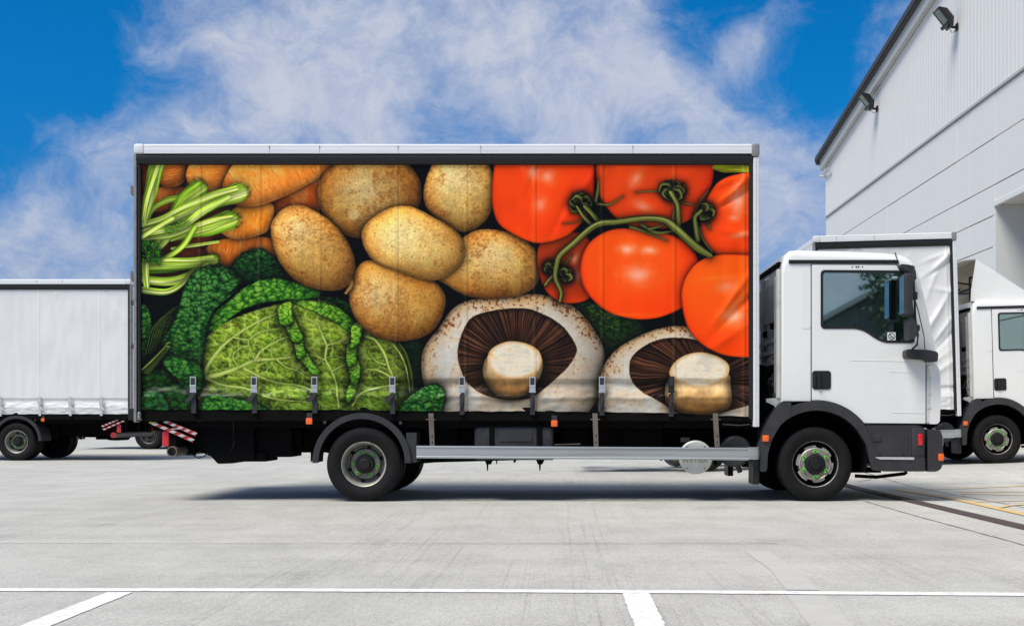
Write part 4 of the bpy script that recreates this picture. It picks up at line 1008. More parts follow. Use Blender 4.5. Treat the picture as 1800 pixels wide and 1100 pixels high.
    for (px, py) in ((543, 740), (974.5, 744)):
        hh = side('lamp_bracket', lambda b, px=px, py=py: b.box(XP(px - 5), XP(px + 5), .03, .06, ZP(py - 3), ZP(py - 14), .004), 'webbing')
        side('marker_lamp', lambda b, px=px, py=py: b.box(XP(px - 5.8), XP(px + 5.6), .005, .03, ZP(py + 5.6), ZP(py - 5.6), .010, seg=2), 'orange', hh)
    side('mud_flap', lambda b: b.box(XP(1326), XP(1337), .08, .42, ZP(852), ZP(800), .006), 'black')
    # ---- rear mudguards
    def arc(cx, cz, r0, r1, a0, a1, n=28):
        O = [(cx + r1 * math.cos(R(a0 + (a1 - a0) * k / n)), cz + r1 * math.sin(R(a0 + (a1 - a0) * k / n))) for k in range(n + 1)]
        I = [(cx + r0 * math.cos(R(a0 + (a1 - a0) * k / n)), cz + r0 * math.sin(R(a0 + (a1 - a0) * k / n))) for k in range(n + 1)]
        return O + I[::-1]
    zc = ZP(812)
    def mg(b):
        b.prism(arc(XP(635), zc, .470, .535, -1, 181), .015, .045); b.prism(arc(XP(635), zc, .520, .535, -1, 181), .046, .56)
        b.box(XP(713), XP(731), .05, .56, zc - .005, zc + .32); b.cyl(PP(571, 742, .03), .018, .02, 'Y', 12); b.cyl(PP(704, 743, .03), .018, .02, 'Y', 12)
    side('mudguard', mg, 'plastic')
    # ---- wheels
    def tyre_prof(w, r, rb):
        h = w / 2; P = [(rb, -h + .035), (rb + .006, -h + .015), (rb + .03, -h + .002), (r - .09, -h - .003), (r - .075, -h - .006), (r - .035, -h + .004), (r - .012, -h + .014), (r - .001, -h + .030)]
        for g in (-.5, -.17, .17, .5):
            yy = g * w * .62; P += [(r, yy - .006), (r - .010, yy - .004), (r - .010, yy + .004), (r, yy + .006)]
        return P + [(a, -c) for a, c in P[:8]][::-1] + [(rb - .01, 0)] + [P[0]]
    def wheel(cx, cyy, k, kind):
        c = (cx, cyy, .407); mir = bool(k)
        def mk(name, fn, m, parent):
            b = MB(); fn(b); return link(name, b.mesh(name, M[m], OFF, True, mirror=mir), parent)
        w = mk('wheel', lambda b: b.lathe(tyre_prof(.235, .407, .246), c, 72), 'rubber', root)
        w['label'] = 'black tyre'
        if kind == 'inner':
            mk('rim', lambda b: b.lathe([(.25, -.08), (.23, -.05), (.20, .05), (.0, .06)], c, 32), 'rim_black', w); return
        if kind == 'front':
            mk('rim', lambda b: b.lathe([(.246, -.075), (.259, -.098), (.255, -.104), (.249, -.100), (.246, -.085)], c, 72), 'rim', w)
            mk('wheel_dish', lambda b: b.lathe([(.247, -.088), (.238, -.06), (.225, .01), (.19, .02), (.0, .02)], c, 64), 'rim_black', w)
            def lob(b):
                P = []
                for j in range(120):
                    a = 2 * math.pi * j / 120; q = math.cos(6 * a + math.pi)
                    P.append((c[0] + (.204 if q > -.35 else .204 - .026 * min(1, (-.35 - q) * 3.5)) * math.cos(a + .26), c[2] + (.204 if q > -.35 else .204 - .026 * min(1, (-.35 - q) * 3.5)) * math.sin(a + .26)))
                b.prism(P, c[1] - .070, c[1] + .0)
                b.lathe([(.182, -.060), (.176, -.088), (.168, -.094), (.160, -.088)], c, 64)
            mk('rim_spider', lob, 'rim', w)
            mk('hub_flange', lambda b: b.lathe([(.170, -.078), (.150, -.092), (.115, -.092), (.10, -.08)], c, 48), 'hubface', w)
            mk('hub_cap', lambda b: (b.lathe([(.112, -.085), (.108, -.112), (.09, -.120), (.060, -.120), (.055, -.135), (.0, -.138)], c, 40), [b.cyl((c[0] + .082 * math.cos(a), c[1] - .12, c[2] + .082 * math.sin(a)), .010, .012, 'Y', 6) for a in [R(36 * j) for j in range(10)]]), 'hub', w)
            yn, rn_ = -.098, .139
        else:
            mk('rim', lambda b: b.lathe([(.246, -.080), (.248, -.100), (.243, -.108), (.236, -.104), (.230, -.088), (.222, -.070), (.218, -.045), (.214, .0), (.205, .035)], c, 72), 'rim', w)
            mk('wheel_dish', lambda b: (b.lathe([(.207, .030), (.196, .045), (.182, .048), (.172, .040), (.165, .030), (.12, .028), (.10, .03)], c, 64)), 'rim_dark', w)
            mk('vent_hole', lambda b: [b.cyl((c[0] + .187 * math.cos(a), c[1] + .034, c[2] + .187 * math.sin(a)), .019, .03, 'Y', 14) for a in [R(20 + 60 * j) for j in range(6)]], 'rim_black', w)
            mk('hub_flange', lambda b: b.lathe([(.166, .032), (.160, .016), (.11, .012), (.09, .02)], c, 48), 'hubface', w)
            mk('hub_cap', lambda b: b.lathe([(.104, .02), (.104, -.03), (.095, -.045), (.062, -.048), (.058, -.075), (.050, -.080), (.0, -.080)], c, 40), 'hub', w)
            yn, rn_ = .004, .131
        for j in range(6):
            a = R(90 + 60 * j + (0 if kind == 'front' else 22)); nx_, nz_ = c[0] + rn_ * math.cos(a), c[2] + rn_ * math.sin(a)
            tip = a + R((38 if j % 2 else -38) + 180 * 0)
            def ptr(b):
                tx, tz = nx_ + .042 * math.cos(a + R(100 if j % 2 else -100)), nz_ + .042 * math.sin(a + R(100 if j % 2 else -100))
                px_, pz_ = -math.sin(math.atan2(tz - nz_, tx - nx_)), math.cos(math.atan2(tz - nz_, tx - nx_))
                P = [(nx_ + .020 * math.cos(t), nz_ + .020 * math.sin(t)) for t in [math.atan2(tz - nz_, tx - nx_) + R(70 + 220 * q / 8) for q in range(9)]] + [(tx, tz)]
                b.prism(P, c[1] + yn - .006, c[1] + yn + .004)
            p = mk('nut_pointer', ptr, 'green', w)
            mk('wheel_nut', lambda b: b.cyl((nx_, c[1] + yn - .008, nz_), .012, .026, 'Y', 6), 'green_dark', w)
    for k in (0, 1):
        wheel(XP(1437), .215, k, 'front'); wheel(XP(638), .165, k, 'rear'); wheel(XP(638), .43, k, 'inner')
    # ---- cab
    circ = [(1437 + 108 * math.cos(R(a)), 812 - 108 * math.sin(R(a))) for a in range(38, 92, 6)]
    O = [(1377, 706, .03), (1377, 600, .03), (1377, 480, .03), (1378, 462, .06), (1383, 446, .08), (1392, 438, .10), (1404, 436.5, .11), (1480, 438, .12), (1560, 441, .12), (1590, 445, .12), (1606, 452, .12), (1615, 463, .11), (1622, 483, .09),
         (1631, 520, .08), (1640, 560, .08), (1648, 600, .08), (1655, 640, .09), (1656.5, 690, .10), (1655, 735, .10), (1652, 745, .05)] + [(a, b_, .0) for a, b_ in circ] + [(1400, 705, .0)]
    ys = .085
    P2 = [Vector((XP(a), ZP(b_))) for a, b_, _ in O]; n = len(P2)
    area = sum(P2[i].x * P2[(i + 1) % n].y - P2[(i + 1) % n].x * P2[i].y for i in range(n))
    nor = []
    for i in range(n):
        e1 = (P2[i] - P2[i - 1]).normalized(); e2 = (P2[(i + 1) % n] - P2[i]).normalized(); t = (e1 + e2).normalized()
        nn = Vector((t.y, -t.x)) * (1 if area > 0 else -1); nor.append(nn)
    rings = []
    for k in range(6):
        t = R(18 * k); ring = []
        for i in range(n):
            r_ = O[i][2] * .8; q = P2[i] - nor[i] * r_ * (1 - math.sin(t)); ring.append((q.x, ys + r_ * (1 - math.cos(t)), q.y))
        rings.append(ring)
    WIN = rpoly(PL([(1445, 473), (1590, 474), (1603, 490), (1611, 560), (1611, 602), (1560, 602), (1546, 597), (1522, 581), (1507, 577), (1445, 577)]), [.05, .06, .05, .1, .04, .1, .1, .1, .1, .05], 5)
    b = MB(); bmv = []
    allr = rings + [[(x, 2.5 - y, z) for x, y, z in rg] for rg in rings[::-1]]
    V = [[b.b.verts.new(p) for p in rg] for rg in allr]
    for A, B in zip(V, V[1:]):
        for i in range(n):
            j = (i + 1) % n
            if (A[i].co - B[i].co).length < 1e-6 and (A[j].co - B[j].co).length < 1e-6: continue
            try: b.b.faces.new((A[i], A[j], B[j], B[i]))
            except Exception: pass
    for ring, yy in ((V[0], rings[0][0][1]), (V[-1], allr[-1][0][1])):
        hv = [b.b.verts.new((x, yy, z)) for x, z in WIN]
        loops = [[Vector((v.co.x, v.co.z, 0)) for v in ring], [Vector((x, z, 0)) for x, z in WIN]]
        vv = list(ring) + hv
        for t in tessellate_polygon(loops):
            try: b.b.faces.new([vv[i] for i in t])
            except Exception: pass
    bmesh.ops.remove_doubles(b.b, verts=b.b.verts[:], dist=1e-5)
    cab = part('cab_shell', b, 'white')
    grow = lambda P, q: P
    DO = PL([(1429.5, 464), (1579, 464.5), (1583, 470), (1600, 497), (1616, 542), (1627, 590), (1630.5, 640), (1630.5, 744)] + [(a, b_ ) for a, b_ in [(1437 + 109.5 * math.cos(R(q)), 812 - 109.5 * math.sin(R(q))) for q in range(39, 92, 4)]] + [(1429.5, 703.5)])
    DS = PL([(1427.8, 462.8), (1580, 463), (1585, 469), (1602, 496), (1618, 541), (1628.6, 590), (1632, 640), (1632, 745.6), (1436, 745.6)])
    DS = PL([(1427.8, 463), (1580, 463), (1585, 469), (1602, 496), (1618, 541), (1628.8, 590), (1632.2, 640), (1632.2, 745.2), (1521, 745.2)] + [(1437 + 108.5 * math.cos(R(q)), 812 - 108.5 * math.sin(R(q))) for q in range(39, 92, 4)] + [(1427.8, 704.6)])
    side('door_seal', lambda b: b.prism(DS, ys - .0035, ys + .002, holes=[WIN]), 'black')
    doors = side('cab_door', lambda b: b.prism(rpoly(DO, .01, 2), ys - .010, ys + .001, holes=[WIN]), 'white')
    # pressed lines on door and rear quarter
    side('door_crease', lambda b: (b.prism(PL([(1498, 632.3), (1560, 632.6), (1630, 635), (1630, 636.2), (1560, 633.8), (1498, 633.2)]), ys - .0125, ys - .009), b.prism(PL([(1565, 652), (1630, 654), (1630, 655), (1565, 653)]), ys - .0125, ys - .009), b.prism(PL([(1570, 724), (1629, 725), (1629, 726.2), (1570, 725)]), ys - .0125, ys - .009)), 'white', doors)
    side('quarter_crease', lambda b: b.prism([*rpoly(PL([(1411, 472), (1428.5, 472), (1428.5, 577), (1411, 577)]), .05)], ys - .003, ys + .001), 'white')
    WI = rpoly(PL([(1449.5, 477.5), (1588, 478.5), (1599, 492), (1607, 560), (1607, 598), (1561, 598), (1548, 593.5), (1524, 577.5), (1509, 573), (1449.5, 573)]), [.04, .05, .05, .1, .04, .1, .1, .1, .1, .04], 5)
    side('window_frame', lambda b: b.prism(WIN, ys - .016, ys + .03, holes=[WI]), 'black', doors)
    side('window_pane', lambda b: b.prism(WI, ys + .004, ys + .009), 'glass', doors)
    side('door_handle', lambda b: (b.prism(rrect(XP(1430), XP(1463), ZP(684), ZP(651), .03), ys - .018, ys - .008), b.box(XP(1439), XP(1445), ys - .042, ys - .018, ZP(682), ZP(655), .008, seg=2), b.box(XP(1433), XP(1437), ys - .03, ys - .018, ZP(680), ZP(660), .006)), 'black', doors)
    side('window_sticker', lambda b: b.box(XP(1563.5), XP(1578), ys - .000, ys + .0025, ZP(597), ZP(583)), 'sticker', doors)
    def nosmoke(b):
        cx, cz = XP(1570.8), ZP(590)
        for k in range(24):
            pass
        b.prism([(cx + .036 * math.cos(R(15 * k)), cz + .036 * math.sin(R(15 * k))) for k in range(24)], ys - .0025, ys - .001, holes=[[(cx + .029 * math.cos(R(15 * k)), cz + .029 * math.sin(R(15 * k))) for k in range(24)]])
        b.prism([(cx - .024, cz + .020), (cx - .019, cz + .025), (cx + .024, cz - .019), (cx + .019, cz - .024)], ys - .0025, ys - .001)
        b.box(cx - .02, cx + .018, ys - .0025, ys - .001, cz - .012, cz - .006)
    side('no_smoking_symbol', nosmoke, 'black', doors)
    side('window_label', lambda b: b.box(XP(1572), XP(1581), ys, ys + .002, ZP(486.5), ZP(484.5)), 'sticker', doors)
    side('drip_rail', lambda b: b.box(XP(1389), XP(1583), ys - .014, ys + .02, ZP(462), ZP(455.2), .004), 'black')
    side('vent_plug', lambda b: [b.cyl(PP(px, 469, ys - .011), r_, .006, 'Y', 10) for px, r_ in ((1498, .007), (1505, .009), (1509, .009), (1516, .007))] and None, 'black')
    side('roof_seam', lambda b: b.prism(PL([(1577, 441.5), (1578.2, 441.5), (1584, 463), (1582.6, 463)]), ys - .002, ys + .03), 'joint')
    # corner deflector with its hinges
    def defl(b): b.prism(rpoly(PL([(1634, 641), (1650, 641), (1656.5, 650), (1657.5, 695), (1655.5, 741), (1651, 745), (1634, 745)]), .04), ys - .014, ys + .03)
    df = side('corner_deflector', defl, 'white')
    side('deflector_hinge', lambda b: (b.prism(PL([(1632.5, 641), (1637, 650), (1639.5, 668), (1639, 700), (1636.5, 742), (1632.5, 743)]), ys - .0165, ys - .013), [b.box(XP(1633), XP(1640), ys - .022, ys - .016, ZP(py + 1.5), ZP(py - 1.5)) for py in (666, 692, 716)]), 'offwhite', df)
    # windscreen, grille, headlamps (they face forwards)
    b = MB()
    for (a, c, y0, y1) in (((1625, 487), (1648.5, 592), .22, 2.28),):
        p0, p1 = PP(*a), PP(*c); q = Vector((.012, 0, .004))
        b.quad(Vector((p0.x, y0, p0.z)) + q, Vector((p0.x, y1, p0.z)) + q, Vector((p1.x, y1, p1.z)) + q, Vector((p1.x, y0, p1.z)) + q)
    part('windscreen', b, 'glass')
    b = MB(); xf = XP(1657)
    for k in range(6): b.box(xf - .01, xf + .015, .45, 2.05, ZP(735 - 14 * k), ZP(735 - 14 * k - 8), .004)
    part('grille', b, 'black')
    # wheel arch and lower bodywork
    cxw, czw = XP(1437), ZP(812)
    side('wheel_arch', lambda b: (b.prism(arc(cxw, czw, 91 / 162, 107.5 / 162, 38, 174, 40), .035, .10), b.prism(arc(cxw, czw, 103 / 162, 106 / 162, 38, 174, 40), .101, .60)), 'plastic')
    side('wheel_arch', lambda b: b.prism(rpoly(PL([(1437 + 91 * math.cos(R(38)), 812 - 91 * math.sin(R(38))), (1437 + 107.5 * math.cos(R(38)), 812 - 107.5 * math.sin(R(38))), (1528, 762), (1536, 778), (1541, 800), (1547, 822), (1552, 828), (1535, 826), (1530, 806), (1524, 780)]), .02), .034, .10), 'plastic')
    def leg(b): b.prism(rpoly(PL([(1338, 762), (1352, 738), (1374, 707), (1392, 706), (1392, 728), (1372, 748), (1358, 772), (1351, 796), (1349, 826), (1346, 829), (1337, 829)]), .03), .030, .36)
    lg = side('arch_leg', leg, 'plastic')
    side('marker_lamp', lambda b: b.box(XP(1340.5), XP(1352), .006, .031, ZP(776), ZP(764.5), .010, seg=2), 'orange', lg)
    def well(b):
        b.prism(arc(cxw, czw, 90 / 162, 91 / 162, -12, 192, 30), .10, .75); b.prism([(cxw - .56, czw - .12), (cxw + .56, czw - .12), (cxw + .5, czw + .3), (cxw, czw + .56), (cxw - .5, czw + .3)], .74, .76)
    side('wheel_well', well, 'chassis')
    def step(b):
        b.prism(rpoly(PL([(1524, 747), (1618, 747), (1627, 752), (1627, 828), (1552, 828), (1546, 822), (1538, 792)]), .03), .05, .35)
        b.prism(rpoly(PL([(1541, 803), (1627.5, 803), (1627.5, 828.5), (1552, 828.5), (1546, 822)]), .02), .030, .06)
        b.box(XP(1604), XP(1627.5), .032, .06, ZP(803), ZP(752), .02, seg=2)
        b.box(XP(1600), XP(1603.5), .038, .06, ZP(802), ZP(752)); b.box(XP(1537), XP(1551), .040, .06, ZP(776), ZP(765), .005)
        for px in (1545, 1586): b.cyl(PP(px, 796, .046), .014, .012, 'Y', 12)
    st = side('cab_step', step, 'plastic')
    side('step_edge', lambda b: b.prism(PL([(1540, 803), (1608, 803.4), (1608, 807.8), (1548, 807.2), (1541, 804.6)]), .022, .034), 'scuff', st)
    side('side_reflector', lambda b: b.box(XP(1615), XP(1623), .020, .035, ZP(782.5), ZP(762), .006, seg=2), 'red', st)
    def bump(b):
        b.prism(rpoly(PL([(1633, 754), (1655, 755), (1659, 766), (1661, 812), (1656, 825), (1648, 829), (1633, 829)]), [.01, .03, .05, .06, .05, .04, .01]), .045, .42)
    bp = side('bumper', bump, 'plastic')
    b = MB(); b.box(XP(1640), XP(1668), .42, 2.08, ZP(828), ZP(756), .04, seg=3); part('bumper', b, 'plastic', label='centre section of the front bumper')
    side('indicator_lamp', lambda b: b.box(XP(1651.5), XP(1661.5), .035, .09, ZP(810), ZP(797), .012, seg=2), 'orange', bp)
    side('headlamp', lambda b: b.box(XP(1650), XP(1662), .06, .36, ZP(786), ZP(763), .02, seg=2), 'steel', bp)
    side('cab_skirt', lambda b: b.box(XP(1521), XP(1650), .12, .5, ZP(752), ZP(745.4)), 'chassis')
    b = MB(); b.tube([PP(1503, 836, .4), PP(1540, 838, .4), PP(1590, 832, .4), PP(1594, 829, .4)], .02, 8); b.box(XP(1503), XP(1570), .5, 1.9, ZP(834), ZP(827)); part('front_axle_beam', b, 'chassis')
    # ---- cab back wall and its pressings
    xb = XP(1377)
    b = MB()
    b.box(xb - .045, xb - .002, .16, .22, ZP(700), ZP(470), .01); b.box(xb - .045, xb - .002, .30, .33, ZP(690), ZP(480), .008); b.box(xb - .045, xb - .002, 1.2, 1.25, ZP(690), ZP(470), .008); b.box(xb - .045, xb - .002, 2.28, 2.34, ZP(700), ZP(470), .01)
    for k in range(6): b.box(xb - .035, xb - .002, .22, 2.28, ZP(598 + 20 * k), ZP(590 + 20 * k), .008)
    b.box(xb - .02, xb - .002, .36, 1.18, ZP(560), ZP(488), .01); b.box(xb - .02, xb - .002, 1.28, 2.2, ZP(560), ZP(488), .01)
    b.prism(PL([(1352, 700), (1378, 698), (1378, 708), (1371, 722), (1366, 712), (1352, 706)]), .18, .22)
    part('back_wall_rib', b, 'offwhite')
    b = MB(); b.box(xb - .06, xb - .02, .42, .52, ZP(573), ZP(562), .006); b.box(xb - .06, xb - .02, .9, 1.0, ZP(583), ZP(572), .006); b.tube([(xb - .12, .35, ZP(720)), (xb - .14, .35, ZP(690)), (xb - .12, .38, ZP(655)), (xb - .04, .45, ZP(645))], .05, 14)
    b.tube([(xb - .22, .5, ZP(760)), (xb - .2, .5, ZP(700)), (xb - .16, .6, ZP(640))], .07, 14); b.box(xb - .3, xb - .1, .7, 1.8, ZP(760), ZP(660), .04)
    b.tube([(xb - .10, .22, ZP(700)), (xb - .12, .22, ZP(675)), (xb - .09, .24, ZP(668))], .018, 8); part('air_intake', b, 'chassis')
    b = MB(); b.box(xb - .03, xb + .02, .2, 2.3, ZP(464), ZP(456), .01); part('roof_gutter', b, 'chassis')
    # ---- mirrors
    def marm(b):
        b.prism(rpoly(PL([(1581, 464.5), (1600, 466), (1608, 474), (1610, 492), (1603, 492), (1600, 480), (1584, 472)], -.03), .03), -.06, .07)
        b.tube([PP(1606, 470, -.16), PP(1606.5, 500, -.18), PP(1609, 560, -.18), PP(1613.5, 590, -.18), PP(1612, 606, -.15), PP(1604, 613, -.05), PP(1602, 618, .03)], .012, 10)
        b.tube([PP(1603, 468, .03), PP(1606, 470, -.16)], .014, 8)
        b.box(XP(1599, -.17), XP(1612, -.17), -.20, -.14, ZP(527, -.17), ZP(513, -.17), .008); b.box(XP(1602, -.17), XP(1616, -.17), -.20, -.14, ZP(582, -.17), ZP(571, -.17), .008)
    ma = side('mirror_arm', marm, 'plastic')
    def mir(b):
        b.box(XP(1585.5, -.2), XP(1600, -.2), -.32, -.10, ZP(556, -.2), ZP(482, -.2), .03, seg=3)
        b.prism(rpoly(PL([(1593, 560), (1600, 560), (1607, 568), (1607, 592), (1601, 597), (1592, 597)], -.2), .02), -.30, -.12)
    side('mirror_housing', mir, 'plastic', ma)
    side('mirror_face', lambda b: b.box(XP(1584.6, -.2), XP(1585.8, -.2), -.30, -.12, ZP(552, -.2), ZP(486, -.2)), 'mirror', ma)
    side('kerb_mirror', lambda b: b.prism(rpoly(PL([(1591, 617), (1594, 614), (1628, 615), (1644, 618), (1647, 622), (1646, 636), (1630, 636), (1626, 632), (1594, 630), (1591, 627)], -.03), .02), -.08, .075), 'plastic')
    # ---- cab interior
    for y0 in (.35, 1.55):
        b = MB(); b.box(XP(1440), XP(1500), y0, y0 + .5, ZP(640), ZP(612), .05, seg=2)
        b.prism(rpoly(PL([(1452, 615), (1470, 615), (1462, 535), (1456, 508), (1446, 508), (1440, 535)]), .04), y0 + .02, y0 + .48); part('seat', b, 'seat')
    b = MB(); b.prism(rpoly(PL([(1570, 606), (1640, 600), (1645, 700), (1560, 700)]), .08), .2, 2.3); b.box(XP(1384), XP(1640), .14, 2.36, ZP(706), ZP(690)); b.box(XP(1381), XP(1385), .14, 2.36, ZP(700), ZP(470)); part('dashboard', b, 'grey_int')
    b = MB()
    ringp = [Vector((XP(1556) + .09 * math.sin(R(t)) * .5, .6 + .21 * math.cos(R(t)), ZP(598) + .19 * math.sin(R(t)) * .8)) for t in range(0, 361, 20)]
    b.tube(ringp, .014, 8, cap=False); b.tube([(XP(1556), .42, ZP(598)), (XP(1556), .78, ZP(598))], .016, 8); b.tube([(XP(1556), .6, ZP(598)), (XP(1580), .6, ZP(625))], .03, 8); part('steering_wheel', b, 'grey_int')
    return root

def copy_tree(o, parent=None):
    c = o.copy(); col.objects.link(c)
    if parent is not None: c.parent = parent
    for ch in list(o.children): copy_tree(ch, c)
    return c
def all_children(o):
    for c in o.children:
        yield c
        yield from all_children(c)

main = build_truck()
# pieces that were shaped together but can be told apart become parts of their own
SPLIT = {'underbody_equipment': 'underbody_box', 'air_intake': 'air_intake_pipe', 'air_reservoir': 'air_reservoir', 'leaf_spring': 'spring_leaf', 'cross_member': 'cross_member', 'door_hinge': 'door_hinge', 'rail_joint': 'rail_joint',
         'cover_bolt': 'cover_bolt', 'vent_hole': 'vent_hole', 'vent_plug': 'vent_plug', 'grille': 'grille_slat', 'back_wall_rib': 'back_wall_rib', 'cable': 'cable', 'air_line': 'air_line', 'rear_axle': 'rear_axle', 'engine_block': 'engine_block',
         'tail_lift': 'tail_lift', 'buffer_bracket': 'buffer_bracket', 'tank_foot': 'tank_foot', 'front_post': 'front_post', 'door_crease': 'door_crease', 'dashboard': 'cab_lining', 'seat': 'seat', 'cover_lettering': 'raised_letter', 'front_axle_beam': 'front_axle_beam', 'tail_bracket': 'tail_bracket', 'tank_strap': 'tank_strap'}
def split_islands(o, nm):
    me = o.data; n_ = len(me.vertices); par = list(range(n_))
    def find(a):
        while par[a] != a: par[a] = par[par[a]]; a = par[a]
        return a
    for e in me.edges:
        a, b_ = find(e.vertices[0]), find(e.vertices[1])
        if a != b_: par[a] = b_
    groups = {}
    for p in me.polygons: groups.setdefault(find(p.vertices[0]), []).append(p)
    if len(groups) < 2: o.name = nm; return
    co = [v.co.copy() for v in me.vertices]
    for ps in groups.values():
        ids = {}; fs_ = []
        for p in ps: fs_.append([ids.setdefault(v, len(ids)) for v in p.vertices])
        m2 = bpy.data.meshes.new(nm); m2.from_pydata([co[k] for k in ids], [], fs_); m2.materials.append(me.materials[0])
        m2.polygons.foreach_set('use_smooth', [True] * len(fs_))
        try: m2.set_sharp_from_angle(angle=R(32))
        except Exception: pass
        link(nm, m2, o.parent)
    bpy.data.objects.remove(o)
for o_ in list(all_children(main)):
    k_ = o_.name.split('.')[0]
    if k_ in SPLIT and not o_.children: split_islands(o_, SPLIT[k_])
tag(main, 'nearest lorry, its side curtain printed with giant vegetables behind a white cab', 'truck', 'curtain-sided trucks parked in the yard')
wc = [curtain_mesh('side_curtain', M['curtain'], True, bool(k)) for k in (0, 1)]
webs = {}
def white_copy(label, loc, rot):
    t = copy_tree(main); t.location = loc; t.rotation_euler = rot; t['label'] = label
    for c in all_children(t):
        n_ = c.name.split('.')[0]
        if n_ == 'side_curtain': c.data = wc[0] if c.data.vertices[0].co.y < 0 else wc[1]
        elif n_ in ('curtain_strap', 'buckle_web', 'buckle'):
            k = c.data.name
            if k not in webs: webs[k] = c.data.copy(); webs[k].materials[0] = M['grey_web']
            c.data = webs[k]
        elif n_ == 'cab_shell': pass
    return t
t2 = white_copy('plain white lorry with an air deflector on its cab roof, right of the front cab', OFF + Vector((4.57, 7.2, .063)), (0, R(-1.6), 0))
t3 = white_copy('plain white curtain lorry at the left edge, its rear towards the printed lorry', Vector((-13.42, 14.28, 0)), (0, 0, R(180)))
# the body of the second truck is a short one: its rear end sits much nearer the cab
DX = XP(948) - XP(235.5); short = {}
for c in list(all_children(t2)):
    n_ = c.name.split('.')[0]; v0 = c.data.vertices[0].co if c.type == 'MESH' and len(c.data.vertices) else None
    if n_ == 'side_curtain':
        k = v0.y < 0
        if ('c', k) not in short: short[('c', k)] = curtain_mesh('side_curtain', M['curtain'], True, not k, 958.0)
        c.data = short[('c', k)]
    elif n_ in ('curtain_strap', 'buckle', 'buckle_web', 'rail_joint', 'guard_bracket', 'marker_lamp', 'lamp_bracket'):
        if v0.x + OFF.x < XP(955) and n_ not in ('guard_bracket', 'marker_lamp', 'lamp_bracket'): c['drop'] = 1
    elif n_ in ('roof_rail', 'curtain_track', 'roof_panel', 'load_floor', 'floor_rail', 'rear_post', 'post_seal', 'corner_cap', 'rear_door', 'lock_rod', 'door_hinge', 'rear_buffer', 'cargo_lining'):
        k = c.data.name
        if k not in short:
            me_ = c.data.copy()
            for v in me_.vertices:
                if v.co.x + OFF.x < XP(700): v.co.x += DX
            short[k] = me_
        c.data = short[k]
for c in [c for c in all_children(t2) if 'drop' in c]:
    bpy.data.objects.remove(c)
t4 = white_copy('farthest white lorry, only its wheels showing beneath the left lorry', Vector((-10.2, 24.05, 0)), (0, 0, 0))
for c in list(all_children(t4)):
    n_ = c.name.split('.')[0]
    if n_ in ('nut_pointer', 'wheel_nut'): bpy.data.objects.remove(c)
    elif n_ in ('rim', 'hub_flange'):
        k = c.data.name + '_g'
        if k not in webs: webs[k] = c.data.copy(); webs[k].materials[0] = M['rim_dark']
        c.data = webs[k]
for t_ in (t3,):
    for c in list(all_children(t_)):
        if c.name.split('.')[0] == 'raised_letter': bpy.data.objects.remove(c)

# roof air deflector of the second truck, in the prototype's own frame
def d2(px, py): return (1385 + (px - 1720) / .65, 437 - (518 - py) / .65)
def build_deflector(parent):
    def add(name, b, m, p=parent): return link(name, b.mesh(name, M[m], OFF, True), p)
    P = [d2(*q) for q in ((1716.5, 519.5), (1718, 500), (1721.5, 480), (1728, 444.5), (1760, 466), (1800, 494), (1838, 519.5))]
    ry = .26
    b = MB()
    def ring(y, k):   # k: 0 side plane ... crown
        return y
    # side skins (thin), a crowned top skin between them
    side_pts = PL(P)
    for y0 in (.20, 2.285): b.prism(side_pts, y0, y0 + .015)
    top = [(XP(a), ZP(c)) for a, c in P[3:]]
    nY = 10; rows = []
    for j in range(nY + 1):
        y = .20 + 2.1 * j / nY; crown = .07 * math.sin(math.pi * j / nY)
        rows.append([b.b.verts.new((x, y, z + crown * (1 - i / (len(top) - 1)))) for i, (x, z) in enumerate(top)])
    rows2 = [[b.b.verts.new((v.co.x + .004, v.co.y, v.co.z - .014)) for v in r_] for r_ in rows]
    for A, B in zip(rows, rows[1:]):
        for i in range(len(top) - 1): b.b.faces.new((A[i], A[i + 1], B[i + 1], B[i]))
    for A, B in zip(rows2, rows2[1:]):
        for i in range(len(top) - 1): b.b.faces.new((A[i], B[i], B[i + 1], A[i + 1]))
    for j in range(nY): b.b.faces.new((rows[j][0], rows[j + 1][0], rows2[j + 1][0], rows2[j][0]))
    d = add('roof_deflector', b, 'white')
    b = MB(); b.prism(PL([d2(1717.5, 498), d2(1730, 503), d2(1765, 510), d2(1815, 516), d2(1815, 519), d2(1716.5, 519)]), .188, .199); add('deflector_skirt', b, 'white', d)
    b = MB()
    for j in range(nY):
        A, B = .235 + 2.03 * j / nY, .235 + 2.03 * (j + 1) / nY
    q0 = [(XP(a + 3), ZP(c + 4)) for a, c in P[3:]]
    b.quad((q0[0][0], .217, q0[0][1]), (q0[0][0], 2.283, q0[0][1]), (q0[-1][0], 2.283, q0[-1][1]), (q0[-1][0], .217, q0[-1][1]))
    add('inner_skin', b, 'beige', d)
    b = MB(); z0 = ZP(437)
    for y in (.45, 1.25, 2.05):
        b.tube([(XP(1392), y, z0 + .02), (XP(1392), y, z0 + .42)], .02, 8); b.tube([(XP(1392), y, z0 + .42), (XP(1450), y, z0 + .36)], .018, 8)
    b.tube([(XP(1392), .22, z0 + .22), (XP(1392), 2.28, z0 + .22)], .02, 8); b.tube([(XP(1392), .22, z0 + .12), (XP(1392), 1.25, z0 + .22)], .015, 8)
    b.box(XP(1386), XP(1400), .23, .29, z0 - .04, z0 + .06, .01); add('deflector_bracket', b, 'black', d)
    b = MB(); b.box(XP(1393), XP(1396), .23, 2.27, z0 + .13, z0 + .19); add('bracket_plate', b, 'steel', d)
build_deflector(t2)
